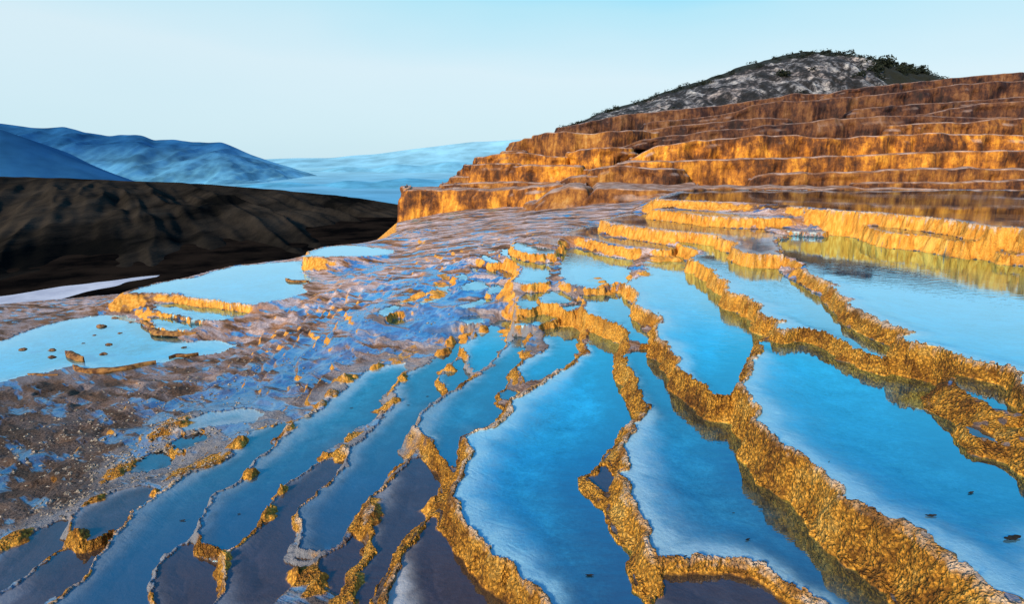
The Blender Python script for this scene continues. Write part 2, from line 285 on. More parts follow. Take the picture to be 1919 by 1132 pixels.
# name-key, depth below eye, outline, bed tone (0 grey .. 1 turquoise), label
POOLS = [
 ('p1', .85, 'a 915,130 1000,105 1130,70 1280,50 1500,62 1900,66 b 250,66 700,50 1200,62 1919,66 2300,60 2300,420 1919,345 1700,335 1520,316 1400,290 1260,272 1080,258 830,232 560,218 350,200 150,180 0,170 a 1600,160 1400,152 1200,145 1000,135', .2,
  'topmost brown shallow pool mirroring the orange cliff at the right'),
 ('p2', 1.045, 'a 880,212 940,206 1100,212 1300,222 1500,238 1700,262 1900,268 b 120,268 250,268 200,274 60,276 a 1840,277 1700,273 1500,266 1300,258 1130,236 1060,226 960,220', .1,
  'narrow water ledge halfway up the bright golden step below the topmost pool'),
 ('p3', 1.25, 'a 515,288 640,258 740,240 865,242 862,285 1000,297 1100,310 1300,335 1500,352 1700,358 1745,372 1770,392 1900,404 1800,425 1790,450 1820,490 1835,520 1820,545 1650,545 1600,535 1530,505 1490,485 1540,462 1420,435 1400,410 1380,398 1200,382 1050,370 900,355 740,333 640,318 560,300', .15,
  'long brown reflecting pool behind a curved golden rim, left of the large right pool'),
 ('q2', 1.30, 'b 60,405 420,402 620,415 700,435 760,470 900,490 1100,520 1300,545 1500,575 1700,600 1919,640 2300,710 2500,1000 c 2300,1000 2000,640 1919,560 1890,480 1830,440 1700,405 1600,385 1500,360 1400,330 1330,295 1200,262 1100,250 1000,225 985,195 1105,170 1000,140 920,110 830,70 b 900,1065 800,1025 700,970 610,935 590,870 520,820 510,775 400,735 310,690 290,630 200,595 130,565 95,545 95,500 40,460 45,430', 1.,
  'large bright cyan pool with faint ripples at the right edge of the picture'),
 ('p4', 1.07, 'b 730,330 850,335 1050,360 1230,385 1400,410 1580,450 1500,455 1350,430 1200,405 1000,393 870,380 790,358', .1,
  'slim shadowed water ledge in the golden wall under the topmost pool'),
 ('p4b', 1.16, 'b 1740,530 1800,515 1919,520 2100,545 2100,570 1919,545 1800,543', .1,
  'tiny water ledge at the right edge low in the orange wall'),
 ('p4c', 1.215, 'b 0,340 150,350 380,362 440,380 400,383 200,374 60,362 a 1740,345', .1,
  'thin wet ledge at the foot of the golden step left of the cyan pool'),
 ('p5', 1.50, 'a 205,392 300,355 420,335 496,325 505,405 600,420 700,432 870,460 1050,485 1060,505 1000,512 900,503 780,498 700,488 600,473 500,455 440,438 390,420 290,405 240,395', .2,
  'brown pool mirroring a curved golden wall, behind the scalloped rim in the centre'),
 ('s1', 1.44, 'a 1110,440 1250,437 1370,450 1390,490 1450,510 1470,570 1550,600 1650,622 1790,632 1850,670 1919,715 b 150,712 240,775 330,828 440,885 450,945 510,1005 c 520,70 530,115 640,145 740,203 840,253 908,270 903,345 870,368 800,343 700,298 600,272 540,230 440,185 390,158 260,138 150,138 100,150 60,130 60,100 140,82 a 1880,1035 1750,1005 1690,975 1740,930 1600,868 1450,826 1480,770 1420,718 1360,678 1300,636 1200,596 1165,572 1200,556 1280,545 1240,522 1160,496 1090,458', .9,
  'long narrow cyan pool running down between two jagged golden walls at the right'),
 ('s2', 1.63, 'a 840,592 900,572 1000,560 1060,545 1130,562 1140,650 1200,692 1300,742 1300,790 1420,852 1420,912 1500,952 1600,1002 1650,1042 e 1650,130 1740,192 1735,215 1670,248 1640,300 1615,370 1560,440 1540,520 1550,570 1510,620 1480,650 1420,640 1350,630 1280,580 1230,540 1170,500 1100,440 1080,370 1030,300 1000,240 920,205 900,170 960,80 930,20 a 940,1010 880,980 800,930 780,870 740,800 720,770 760,730 820,690 830,640 800,610', .95,
  'bright cyan pool in the middle narrowing to a point between two golden walls'),
 ('pc', 1.56, 'c 60,215 180,203 280,208 400,238 500,312 560,362 700,422 800,447 900,467 1000,492 1130,517 1280,562 1285,600 1190,680 1180,740 1250,782 1420,852 1440,900 1420,1000 1500,1082 1620,1112 1750,1142 d 1850,150 1919,190 2300,400 2300,1500 1919,1118 1830,1080 1700,1030 1640,980 1600,900 1500,870 1400,780 1330,710 1200,640 1080,570 950,500 860,460 740,410 620,350 540,310 560,250 480,190 380,110 300,50 e 1900,1040 1830,1000 1815,950 1700,860 1670,820 1720,740 1640,690 1620,600 1570,560 1620,470 1640,410 1625,380 1720,320 1715,280 1700,245 1760,222', .95,
  'widest blue pool at the lower right above the thick honeycombed golden wall'),
 ('r1', 1.42, 'c 1400,485 1480,470 1600,490 1720,525 1780,590 1800,640 1919,730 2100,850 2100,930 1919,800 1800,775 1700,740 1600,680 1520,640 1420,600 1395,560 1400,520', .6,
  'small blue pool enclosed by golden rock at the right edge'),
 ('r2', 1.50, 'c 1490,885 1560,880 1640,905 1720,950 1735,1010 1650,985 1560,960 1500,930', .1,
  'tiny dark hollow pool in the golden wall near the right edge'),
 ('r3', 1.46, 'c 1850,890 1919,885 2050,900 2050,980 1919,965 1860,925', .7,
  'small blue pool cut off by the right edge, below the enclosed blue one'),
 ('pb', 1.82, 'e 665,345 740,312 862,295 940,360 1000,392 1050,472 1060,562 1130,642 1220,702 1260,752 1400,792 1480,852 1560,942 1560,1082 f 1560,50 1640,102 1720,192 1800,252 1919,332 d 130,300 200,362 280,502 330,642 420,722 560,832 720,942 850,1032 910,1112 1100,1350 600,1350 420,1180 330,1080 200,1015 100,925 0,845 f 1850,900 1750,840 1650,805 1400,797 1200,792 980,792 900,715 880,640 925,590 860,520 790,460 750,380 690,320 740,270 705,200 660,150 712,100 690,20 e 690,1080 660,1020 700,960 745,905 730,865 870,785 860,720 805,600 775,520 745,470 700,400 715,355', .75,
  'long blue pool fading to grey below the thick honeycombed wall, lower centre right'),
 ('pbb', 1.875, 'f 985,930 1080,902 1300,884 1500,892 1700,907 1850,982 1919,1062 d 80,1002 180,1131 300,1350 f 1100,1600 800,1500 900,1131 965,1100 965,1030', .05,
  'dark grey pool with white specks at the bottom edge behind a thin golden rim'),
 ('tri', 1.93, 'f 560,85 590,110 598,200 590,310 530,305 500,270 450,235 435,190 470,140 520,95', .1,
  'small triangular grey pool boxed in by a golden rim in the lower middle'),
 ('pa', 1.97, 'e 435,150 530,172 620,212 650,262 652,310 592,342 600,482 640,542 660,642 720,702 740,782 768,832 700,882 620,982 580,1052 522,1131 f 460,110 420,160 352,190 345,270 420,352 528,432 545,562 540,602 640,692 740,742 720,862 740,982 770,1072 850,1131 950,1400 h 1950,1400 1750,1131 1700,1060 1620,1020 1500,960 1440,880 1430,810 1310,770 1240,650 1160,570 1050,470 1050,380 990,350 1030,270 1085,190 1065,130 1105,70 1130,20 g 1140,1080 1115,1000 1100,960 1155,922 1280,900 1350,850 1450,740 1430,685 1500,645 1600,602 1740,505 1850,445 1919,392 e 325,380 400,340 400,290 375,262 440,232 425,180', .95,
  'biggest turquoise pool in the lower middle with a broad white inner margin'),
 ('n', 2.14, 'h 895,490 880,560 960,682 1080,762 1130,862 1190,952 1270,1022 1380,1131 1600,1400 520,1400 490,1100 560,980 600,880 655,740 745,645 745,600 850,485', 0.,
  'dark grey pool at the bottom edge under the curved golden wall of the turquoise pool'),
 ('rr', 2.21, 'h 730,42 780,92 870,152 880,202 862,292 880,332 912,362 850,440 760,535 680,590 640,640 600,720 540,840 480,950 415,1080 380,1131 300,1400 150,1400 250,1131 275,1000 290,900 370,800 415,740 395,680 420,600 410,540 445,470 430,400 440,350 560,195 650,85', .05,
  'slate grey pool below the forked golden wall in the lower middle'),
 ('m1', 1.69, 'a 230,510 300,495 370,507 420,532 560,562 700,585 755,590 740,630 725,690 745,725 700,770 580,782 500,795 420,800 350,788 220,750 205,690 195,600 212,540', 1.,
  'pale cyan pool directly below the golden scalloped rim in the centre'),
 ('m2', 1.78, 'a 390,845 470,822 560,802 690,802 700,882 740,962 760,1012 770,1062 e 740,40 780,112 868,182 850,258 790,256 705,236 720,180 640,115 580,85 470,55 390,28 a 375,950 385,900 375,870', .9,
  'deep cyan pool in the middle left of the jagged golden wall'),
 ('m3', 1.80, 'a 90,852 130,822 200,822 285,872 295,898 240,905 150,903 100,908 82,888', .9, 'small pale blue basin below the pale cyan pool, left of the fork'),
 ('m4', 1.83, 'a 200,938 260,908 320,897 350,912 338,942 290,968 230,968', .9, 'tiny blue basin squeezed above the bright golden knob in the centre'),
 ('m5', 1.85, 'i 1450,850 1530,792 1660,742 1718,762 1695,832 1698,890 1650,928 1560,943 1460,928 1440,880', .9, 'rounded blue basin with a golden knob at its left end'),
 ('m6', 1.95, 'g 1480,72 1560,38 1640,32 1735,62 1715,90 1640,108 1560,110 1500,104', .9, 'small blue basin beneath the flat golden lip in the centre'),
 ('m7', 2.03, 'g 1735,82 1790,52 1850,92 1915,152 e 345,160 350,205 370,255 330,290 312,340 325,378 240,422 170,482 100,505 0,530 g 1700,510 1600,532 1530,550 1492,500 1485,430 1540,385 1650,335 1720,292 1700,230 1690,170 1640,125 1690,105', .85,
  'blue pool hemmed by a small wall with a golden corner, above the biggest turquoise pool'),
 ('o2', 2.07, 'g 1335,640 1400,592 1440,602 1495,625 1430,668 1400,690 1345,678', .6, 'tiny lilac basin in the corner of a small golden rim'),
 ('o', 2.10, 'g 1450,155 1520,142 1568,172 1563,230 1523,280 1520,350 1515,385 1450,430 1398,500 1388,570 1330,612 1292,680 1295,712 1355,752 1305,850 1270,887 1150,905 1080,945 1038,1000 1032,1131 h 1010,108 965,100 930,20 g 900,1060 850,1010 830,960 785,920 750,885 785,805 835,742 900,702 1000,642 1100,592 1155,532 1260,462 1345,420 1335,365 1385,302 1430,252 1490,222 1465,180', .65,
  'long blue pool curving down to a pocket between two golden walls'),
 ('x1', 2.17, 'g 1200,150 1270,130 1370,87 1438,97 1428,150 1398,190 1395,245 1385,270 1325,310 1285,380 1200,440 1165,450 1142,400 1142,350 1085,290 1075,270 1150,235 1192,205', .9,
  'smooth blue pool with a small golden wall on its lower left, centre'),
 ('x2', 2.24, 'g 1000,402 1060,388 1088,402 1088,470 1105,512 1075,560 985,608 955,590 915,512 945,482 1000,445', .6, 'small shaded blue basin closed by a short golden dam'),
 ('v', 2.30, 'g 1125,205 1060,265 1038,340 1050,380 985,388 925,460 895,508 845,522 848,572 895,632 845,690 785,752 715,805 685,890 645,950 575,1065 600,1125 h 520,150 395,290 295,392 262,482 175,552 135,655 120,680 20,720 j 1600,712 1490,688 1510,560 1490,420 1590,350 1650,280 1760,180 1860,95 g 260,1060 390,950 500,830 500,780 610,690 570,610 650,530 690,470 830,425 900,345 970,300 950,275 1010,225', .5,
  'long blue grey pool dropping from the centre to the forked golden ridge'),
 ('v2', 2.34, 'j 1452,702 1500,695 1565,742 1520,785 1465,778', .1, 'tiny grey puddle inside the fork of the golden ridge'),
 ('w', 2.31, 'h 240,625 320,662 325,780 218,880 178,1010 130,1055 70,1028 30,960 0,880 20,800 80,722 150,682', .02, 'dark grey pool enclosed by knobbly golden ridges at the bottom left of centre'),
 ('u2', 2.36, 'j 1735,85 1715,135 1675,220 1585,262 1495,380 1415,462 1355,560 1345,700 1375,850 1395,970 1290,1080 1240,1131 1050,1350 850,1350 885,1131 955,1000 945,870 925,760 1000,720 1140,600 1210,540 1265,430 1340,290 1505,145 1620,75', .02,
  'dark slate pool running to the bottom edge left of the knobbly forked ridge'),
 ('u1', 2.40, 'g 545,590 425,690 412,830 232,890 212,960 25,1050 j 1610,60 1495,115 1340,200 1230,320 1160,450 1120,590 945,712 900,685 755,648 745,540 750,450 830,335 990,262 1070,172 1160,52 k 1160,890 1275,835 1340,745 1425,620 1645,505 1710,425 1860,305 g 110,680 205,592 300,502 400,452 600,402 615,460 580,535', .5,
  'broad blue grey pool sloping down the left centre between two pale ridges'),
 ('t1', 2.47, 'j 600,712 740,692 880,732 825,800 845,900 875,1000 850,1131 800,1400 380,1400 425,1131 430,950 450,850 540,762', 0., 'dark slate pool at the bottom edge under a short brown lip'),
 ('s3', 2.50, 'k 1355,650 1240,745 1235,850 1110,880 990,1010 j 990,170 920,258 775,330 695,430 662,550 572,640 492,730 372,810 332,900 312,1131 280,1400 l 200,1400 480,1131 620,1020 715,930 795,775 915,620 1015,455 j 210,455 360,345 610,205 960,35 k 960,850 1010,760 1090,680 1300,625', .42,
  'long grey blue pool down the lower left with a golden lower edge'),
 ('s5', 2.56, 'l 765,342 900,292 1050,252 1115,292 1115,340 995,430 895,540 700,612 625,640 575,560 575,485 685,402', .05, 'dark pool behind a small crooked brown ridge at the lower left'),
 ('s4', 2.63, 'l 895,572 820,660 765,750 685,920 595,1000 300,1100 150,1300 -200,1400 -200,1200 100,1055 330,872 520,742 700,632', 0., 'dark sloping pool in the bottom left corner beside the golden edge'),
 ('s6', 2.71, 'l 485,530 515,640 535,705 450,770 300,850 100,990 0,1050 -250,1150 -250,850 0,770 200,650 350,592', 0., 'darkest pool at the left edge near the bottom corner'),
 ('i1', 1.58, 'i 1385,330 1420,292 1500,292 1560,330 1700,342 1850,372 1790,402 1690,403 1560,398 1450,378 1395,353', 1., 'small oval white blue pool with a smooth golden front rim'),
 ('i0', 1.53, 'i 1590,250 1700,242 1850,247 1850,322 1740,300 1700,300 1620,265', 0., 'small dark brown pool left of the scalloped golden rim'),
 ('i2', 1.72, 'i 1275,362 1335,352 1365,395 1380,432 1500,472 1650,502 1785,490 1765,560 1715,695 1560,708 1420,690 1410,650 1490,565 1410,480 1310,430 1270,400', 1., 'pale cyan pool below the oval pool, left of the centre rims'),
 ('i3', 1.80, 'i 1050,415 1130,415 1225,460 1232,490 1150,490 1080,450', 1., 'little white pool behind an orange fluted rim, leftmost of the upper steps'),
 ('i3b', 1.76, 'i 1130,383 1180,372 1228,378 1225,400 1170,400', 1., 'tiny white puddle above the orange fluted rim'),
 ('i4', 1.95, 'i 970,542 1010,540 1060,580 1100,590 1060,600 1000,587', 1., 'tiny white puddle on an orange knob left of the dark pocket'),
 ('i4b', 1.95, 'i 1150,575 1230,585 1258,620 1180,610', 1., 'tiny white puddle on the right orange knob beside the dark pocket'),
 ('i5', 1.92, 'i 1215,560 1280,556 1370,600 1378,650 1300,665 1280,620 1245,575', 0., 'dark pocket of water under the orange fluted wall'),
 ('i6', 2.0, 'i 800,607 860,612 930,610 930,660 870,678 850,640 800,635', 1., 'little blue puddle left of the twin orange knobs'),
 ('i7', 2.08, 'i 620,635 680,612 750,612 765,668 700,668', 1., 'leftmost little blue puddle at the edge of the pink crust'),
 ('i8', 2.02, 'i 880,742 950,692 1030,672 1100,682 1138,722 1120,768 1000,778 900,770', 1., 'rounded cyan puddle below the twin orange knobs'),
 ('i9', 1.98, 'i 1160,732 1210,707 1270,722 1283,778 1200,798 1145,795', 1., 'small cyan puddle next to the rounded one, on its right'),
 ('i10', 2.12, 'i 600,702 700,707 773,722 768,780 718,830 620,878 500,918 485,890 560,860 610,790 640,740', 1., 'curled cyan puddle along the orange crust'),
 ('i11', 2.2, 'i 60,1000 150,942 280,902 300,938 190,1000 120,1028', 1., 'stretched cyan puddle on the pink crust, far left of the cluster'),
 ('i11b', 2.17, 'i 260,880 380,850 540,812 550,850 400,888 300,898', 1., 'stretched cyan puddle beneath the orange crust patch'),
 ('i12', 2.06, 'i 860,930 1000,882 1100,842 1178,832 1160,890 1050,920 930,948', 1., 'slanting cyan puddle in the middle of the puddle cluster'),
 ('i13', 2.3, 'i 150,1090 200,1060 290,1050 320,1080 260,1105 180,1112', 1., 'small deep cyan puddle low in the puddle cluster'),
 ('i14', 2.14, 'i 860,1070 900,1040 1020,1030 1100,1070 1080,1095 960,1100', 1., 'flat cyan puddle just above the long blue pools'),
 ('l0', 2.45, 'z 572,480 583,471 605,464 640,460 680,461 710,465 742,469 735,477 700,480 650,481 600,481', 1., 'raised pale pool with a golden drum-like wall on the left slope'),
 ('l1', 2.80, 'z 241,549 265,540 300,530 370,519 400,508 440,499 500,493 566,489 571,505 568,512 585,525 568,535 575,548 540,560 470,572 440,568 400,562 350,556 345,551 290,549', 1., 'large cyan pool on the left slope with a low golden rim'),
 ('l2', 2.95, 'z 292,570 330,568 365,577 400,578 440,578 468,590 440,596 400,601 360,596 320,589 292,582', 1., 'crescent cyan pool just below the large left pool'),
 ('l3', 3.03, 'z 280,596 320,594 325,601 370,606 383,613 345,620 320,619 295,614', 1., 'narrow blue pool, lowest step under the large left pool'),
 ('l4', 3.13, 'z -150,640 0,640 50,620 100,605 170,592 235,592 265,606 280,622 340,632 345,642 400,638 440,648 420,660 370,668 290,683 240,690 150,693 140,686 60,703 0,716 -100,735 -200,720', .9, 'wide blue pool at the left edge dotted with small brown rocks'),
 ('kp1', 2.62, 'k 540,640 640,600 760,555 1000,520 1140,540 1100,590 900,610 700,640 600,665', .4, 'long shallow blue puddle among the grey gravel at the left'),
 ('kp2', 2.66, 'k 500,770 600,710 700,690 760,715 700,760 600,800 540,805', .3, 'shallow slate blue puddle below the gravel bank at the left'),
 ('kp3', 2.72, 'k 230,900 330,850 420,850 465,900 440,945 320,965 240,950', .3, 'dull blue puddle near the orange patch at the left'),
 ('kp4', 2.55, 'k 1080,690 1200,650 1350,620 1345,650 1240,730 1100,770 1040,760', .4, 'blue puddle beside the tiny golden fang at the left centre'),
]
# ground survey: picture point with depth below the eye, or (x, forward distance, depth)
GP = [(0,1132,2.85),(0,1000,2.8),(0,900,2.86),(0,800,2.95),(0,745,3.12),(150,765,3.0),(300,720,2.87),(300,830,2.72),(400,800,2.62),
 (450,720,2.7),(500,660,2.8),(550,620,2.72),(600,580,2.68),(620,650,2.5),(650,600,2.47),(700,560,2.42),(640,530,2.6),(600,520,2.75),
 (700,510,2.47),(760,490,2.32),(800,520,2.22),(750,540,2.35),(850,470,2.02),(800,450,2.12),(750,440,2.27),(745,415,2.36),(860,500,2.1),
 (900,440,1.87),(950,440,1.75),(950,415,1.66),(1000,405,1.56),(1000,430,1.62),(1060,410,1.46),(1100,415,1.42),(1150,400,1.32),(1020,385,1.5),
 (850,430,2.1),(500,760,2.6),(600,720,2.45),(700,680,2.4),(200,900,2.75),(480,610,2.9),(520,580,2.85),(160,575,3.6),(0,600,3.7),(220,600,3.25),(574,507,2.78),(590,509,2.76),(620,507,2.72),(655,502,2.68),(700,493,2.6),(735,485,2.5),(236,572,3.13),(243,582,3.14),(262,585,3.13),(285,584,3.08),(562,510,2.9)]
GD = [(-400,30,11.8),(0,30,11.2),(200,30,10.2),(400,30,9),(600,30,8),(740,34,7),(-400,22,6.6),(0,22,6.0),(200,21,4.9),(400,21,4.6),(600,22,4.6),(700,28,4.6),(-500,15,4.2),(-500,10,3.6),(-500,5,3.1),
 (900,28,2.1),(900,36,4),(1050,22,1.3),(1050,34,1.2),(1200,19,1.0),(1200,34,1.2),(1500,19.5,.95),(1500,34,1.2),(1919,19.5,.95),(1919,34,1.2),(2400,20,.9),(2400,8,1.2),(2400,4,1.5),
 (3600,14,1.0),(3400,6,1.5),(3000,3,1.7),(-1600,10,4.2),(-1800,5,3.4),(-1500,3,3.0),(960,1.2,2.0),(300,1.2,2.5),(1600,1.2,1.8)]
# small golden knobs and low ridges: picture point, depth below eye, radius m, height m
KN = [('k',1600,500,2.47,.06,.06),('k',1860,695,2.38,.07,.07),('k',1760,865,2.40,.07,.08),('k',1640,870,2.40,.05,.05),('k',1350,700,2.50,.06,.06),('k',1390,595,2.52,.05,.04),
 ('k',1270,815,2.50,.04,.04),('k',1670,415,2.45,.06,.04),('k',1810,300,2.43,.07,.05),('g',500,695,2.33,.08,.07),('g',445,805,2.36,.04,.05),('g',620,510,2.33,.08,.05),('g',640,430,2.30,.06,.06),
 ('g',915,310,2.28,.07,.06),('g',895,190,2.25,.14,.09),('g',940,230,2.26,.10,.06),('g',1095,160,2.20,.12,.08),('g',1210,148,2.18,.08,.07),('g',1160,205,2.2,.05,.05),('g',210,545,2.47,.10,.06),
 ('g',75,660,2.45,.06,.05),('g',960,440,2.25,.07,.06),('g',590,330,2.38,.22,.05),('g',430,430,2.42,.08,.05),('g',180,320,2.48,.12,.05),('g',480,240,2.4,.15,.04),('g',1430,185,2.12,.08,.06),
 ('g',1610,160,2.0,.12,.07),('g',1550,320,2.07,.09,.06),('g',1440,70,2.0,.13,.07),('i',570,780,2.1,.25,.12),('i',350,800,2.2,.35,.10),('i',540,640,2.1,.4,.10),('i',180,690,2.3,.3,.08),
 ('e',400,200,2.0,.05,.05),('e',355,320,1.99,.05,.06),('e',185,455,2.0,.03,.04),('a',470,715,1.68,.10,.03),('a',520,740,1.68,.08,.03),('a',555,785,1.70,.08,.03),('a',660,765,1.67,.10,.03),
 ('a',780,675,1.62,.14,.05),('a',960,545,1.55,.20,.05),('a',1060,580,1.60,.08,.02),('h',560,90,2.25,.05,.06),('j',1215,450,2.37,.05,.05),('j',1300,285,2.37,.05,.04),('j',1060,170,2.42,.05,.04),
 ('j',870,830,2.40,.035,.03),('j',880,900,2.40,.03,.03),('h',350,440,2.22,.10,.05),('h',200,1000,2.22,.07,.05),('h',890,290,2.10,.08,.08),('l',570,650,2.6,.06,.06),
 ('l',660,370,2.6,.08,.05),('l',70,640,2.7,.10,.05),('l',1140,270,2.52,.03,.03),('k',470,640,2.66,.14,.06),('k',100,980,2.75,.10,.05),('k',560,990,2.6,.10,.04),('k',980,790,2.55,.09,.04),('k',740,930,2.58,.12,.04),
 ('j',1425,925,2.36,.05,.04),('j',1500,965,2.36,.06,.04),('j',1590,1030,2.36,.05,.04),('z',607,542,2.62,.45,.16),('z',660,500,2.5,.4,.08),('z',775,428,2.2,.8,.25),('z',640,523,2.6,.35,.06)]
# ------------------------------------------------------------------ the travertine slope
NA, NR = int(1450*Q), int(1150*Q)
_t = np.linspace(-1, 1, NA); AZ = np.radians(47.)*_t/.93; AZ = np.where(np.abs(_t) > .93, np.sign(_t)*np.radians(47+33*((np.abs(_t)-.93)/.07)**1.6), AZ)
R0, R1 = 1.15, 46.0
RR = R0*np.exp(np.linspace(0, 1, NR)**1.0*math.log(R1/R0))
A, R = np.meshgrid(AZ, RR)                    # rows = radius
X = (R*np.sin(A)).astype(np.float32); Y = (R*np.cos(A)).astype(np.float32)
class Pool: pass
pools = []
for key, D, spec, tone, label in POOLS:
    p = Pool(); p.key = key; p.z = EYE-D; p.tone = tone; p.label = label
    p.poly = on_level(*P(spec).T, D); pools.append(p)
pools.sort(key=lambda p: -p.z)
# broad shape of the slope from survey points
cx = []; cz = []
for x, y, D in GP: cx.append(on_level(x, y, D)); cz.append(EYE-D)
for x, Yd, D in GD: cx.append(((x-959.5)/F*Yd*math.cos(TH)*1.02, Yd)); cz.append(EYE-D)
for p in pools:
    c = p.poly.mean(0)
    if np.hypot(*c) < 45: cx.append(c); cz.append(p.z)
    for q in p.poly[::3]:
        cx.append(q); cz.append(p.z)
cx = np.array(cx); cz = np.array(cz)
keep = []
for k in range(len(cx)):
    if all(np.hypot(*(cx[k]-cx[m])) > .12 for m in keep): keep.append(k)
cx = cx[keep]; cz = cz[keep]
Dm = np.hypot(cx[:, None, 0]-cx[None, :, 0], cx[:, None, 1]-cx[None, :, 1])
n = len(cx); M = np.zeros((n+3, n+3)); M[:n, :n] = Dm-np.eye(n)*.06
M[:n, n] = 1; M[:n, n+1:] = cx; M[n:, :n] = M[:n, n:].T
sol = np.linalg.solve(M, np.concatenate([cz, np.zeros(3)]))
ci = np.unique(np.r_[np.arange(0, NR, 7), NR-1]); cj = np.unique(np.r_[np.arange(0, NA, 7), NA-1])
gx = X[np.ix_(ci, cj)].ravel(); gy = Y[np.ix_(ci, cj)].ravel()
gb = sol[n]+sol[n+1]*gx+sol[n+2]*gy
for k in range(n): gb = gb+sol[k]*np.hypot(gx-cx[k, 0], gy-cx[k, 1])
gb = gb.reshape(len(ci), len(cj))
tmp = np.stack([np.interp(np.arange(NA), cj, gb[r]) for r in range(len(ci))])
B = np.empty((NR, NA), np.float32)
fi = np.interp(np.arange(NR), ci, np.arange(len(ci))); i0 = np.minimum(fi.astype(int), len(ci)-2); ft = (fi-i0)[:, None]
B[:] = tmp[i0]*(1-ft)+tmp[i0+1]*ft
B += (.035*fbm(X*1.1, Y*1.1, o=3)+.02*fbm(X*4, Y*4, o=3)).astype(np.float32)*np.minimum(1, R/5)
# small stepped terraces over the bare ground
ph = B/.085+1.1*fbm(X*.7, Y*.7, o=2)+.75*np.abs(vnoise(X*1.9, Y*1.9))+.25*vnoise(X*5, Y*5); fr = ph-np.floor(ph)
stepm = sstep(15, 11, R)*sstep(3.2, 5.0, Y)
B += (.085*(sstep(.62, .97, fr)-fr)*(.25+.75*stepm)*sstep(22, 14, R)).astype(np.float32)
# ragged edges
sc = np.clip(R/6, .6, 3).astype(np.float32)
wx = X+(.035*vnoise(X*5, Y*5)+.024*vnoise(X*15, Y*15)+.016*vnoise(X*38, Y*38))*np.minimum(sc, 1.6)
wy = Y+(.035*vnoise(X*5+40, Y*5)+.024*vnoise(X*15+40, Y*15)+.016*vnoise(X*38+40, Y*38))*np.minimum(sc, 1.6)
# towards the lower left the dams are low, soft and only gilded in patches
lft = sstep(.1, -.7, X-(-.39+(Y-3.8)*.43)+.25*vnoise(X*.9, Y*.9))*sstep(9.5, 6.5, Y)
lft = lft.astype(np.float32)
BIG = np.float32(9.)
INNER = 2.0
num = np.zeros_like(B); den = np.zeros_like(B)
own = np.full(B.shape, -1, np.int16); dmin = np.full(B.shape, BIG, np.float32); ownd = np.full(B.shape, BIG, np.float32)
hi_d = np.full(B.shape, BIG, np.float32); hi_i = np.full(B.shape, -1, np.int16)
reach = 1.0
guard = []
apr = np.zeros_like(B)
dists = {}
for k, p in enumerate(pools):
    x0, y0 = p.poly.min(0)-reach; x1, y1 = p.poly.max(0)+reach
    rm = (X > x0) & (X < x1) & (Y > y0) & (Y < y1)
    ii, jj = np.nonzero(rm)
    if len(ii) == 0: continue
    px = wx[ii, jj]; py = wy[ii, jj]
    d2 = np.full(len(ii), 1e9, np.float32); ins = np.zeros(len(ii), bool)
    q = p.poly.astype(np.float32); m = len(q)
    for s in range(m):
        a = q[s]; b = q[(s+1) % m]; e = b-a; L = float(e@e)+1e-9
        t = np.clip(((px-a[0])*e[0]+(py-a[1])*e[1])/L, 0, 1)
        dx = px-a[0]-t*e[0]; dy = py-a[1]-t*e[1]
        d2 = np.minimum(d2, dx*dx+dy*dy)
        c = (a[1] > py) != (b[1] > py)
        if abs(e[1]) > 1e-9: ins ^= c & (px < e[0]*(py-a[1])/e[1]+a[0])
    d = np.sqrt(d2); d[ins] *= -1; d -= .04*lft[ii, jj]
    # keep clear of the walls of higher pools
    lim = np.full(len(ii), -BIG, np.float32)
    for (kz, dd) in guard:
        w = .03+.20*(kz-p.z)
        lim = np.maximum(lim, w-dd[ii, jj])
    dists[k] = None
    d = np.maximum(d, lim)
    full = np.full(B.shape, BIG, np.float16 if False else np.float32); full[ii, jj] = np.where(d < reach, d, BIG)
    guard.append((p.z, full))
    inside = d < 0
    # pool ownership
    o_ = own[ii, jj]; take = inside & (o_ < 0)
    own[ii[take], jj[take]] = k; ownd[ii[take], jj[take]] = -d[take]
    dhi = np.full(len(ii), BIG, np.float32)
    for (kz, dd) in guard[:-1]:
        if kz-p.z > .02: dhi = np.minimum(dhi, dd[ii, jj]-.10*(kz-p.z))
    apr[ii[take], jj[take]] = sstep(.10, .42, (dhi+d)[take]*1.0)
    w = 1/(np.maximum(d, 0)+.004)**2*sstep(reach, reach*.6, d)
    num[ii, jj] += w*(p.z+.007); den[ii, jj] += w
    near = d < dmin[ii, jj]
    dmin[ii[near], jj[near]] = d[near]
    # nearest higher pool for walls: pools come highest first, keep first within 0.5 m
    cand = (d < .55*np.clip(R[ii, jj]/5, .7, 2)) & (hi_i[ii, jj] < 0) & ~inside
    hi_i[ii[cand], jj[cand]] = k; hi_d[ii[cand], jj[cand]] = d[cand]
    if len(guard) > 400: guard.pop(0)
guard = None
d0 = np.clip(R*.03, .16, .36)
wb = 1/d0**2
Z = ((num+wb*B)/(den+wb)).astype(np.float32)
inside = own >= 0
outd = np.where(inside, 0, dmin)
lipn = .6+.5*vnoise(X*9, Y*9)
Z += np.where(inside, 0, .009*np.exp(-(outd/.05)**2)*lipn*(1-.75*lft)+.003).astype(np.float32)
pz = np.array([p.z for p in pools]+[0], np.float32); pt = np.array([p.tone for p in pools]+[0], np.float32)
dep = .004+.035*sstep(0, .5, ownd)+.05*sstep(.3, 1.2, ownd)+.010*fbm(X*5, Y*5, o=3)*sstep(.05, .3, ownd)
Z = np.where(inside, pz[own]-dep, Z).astype(np.float32)
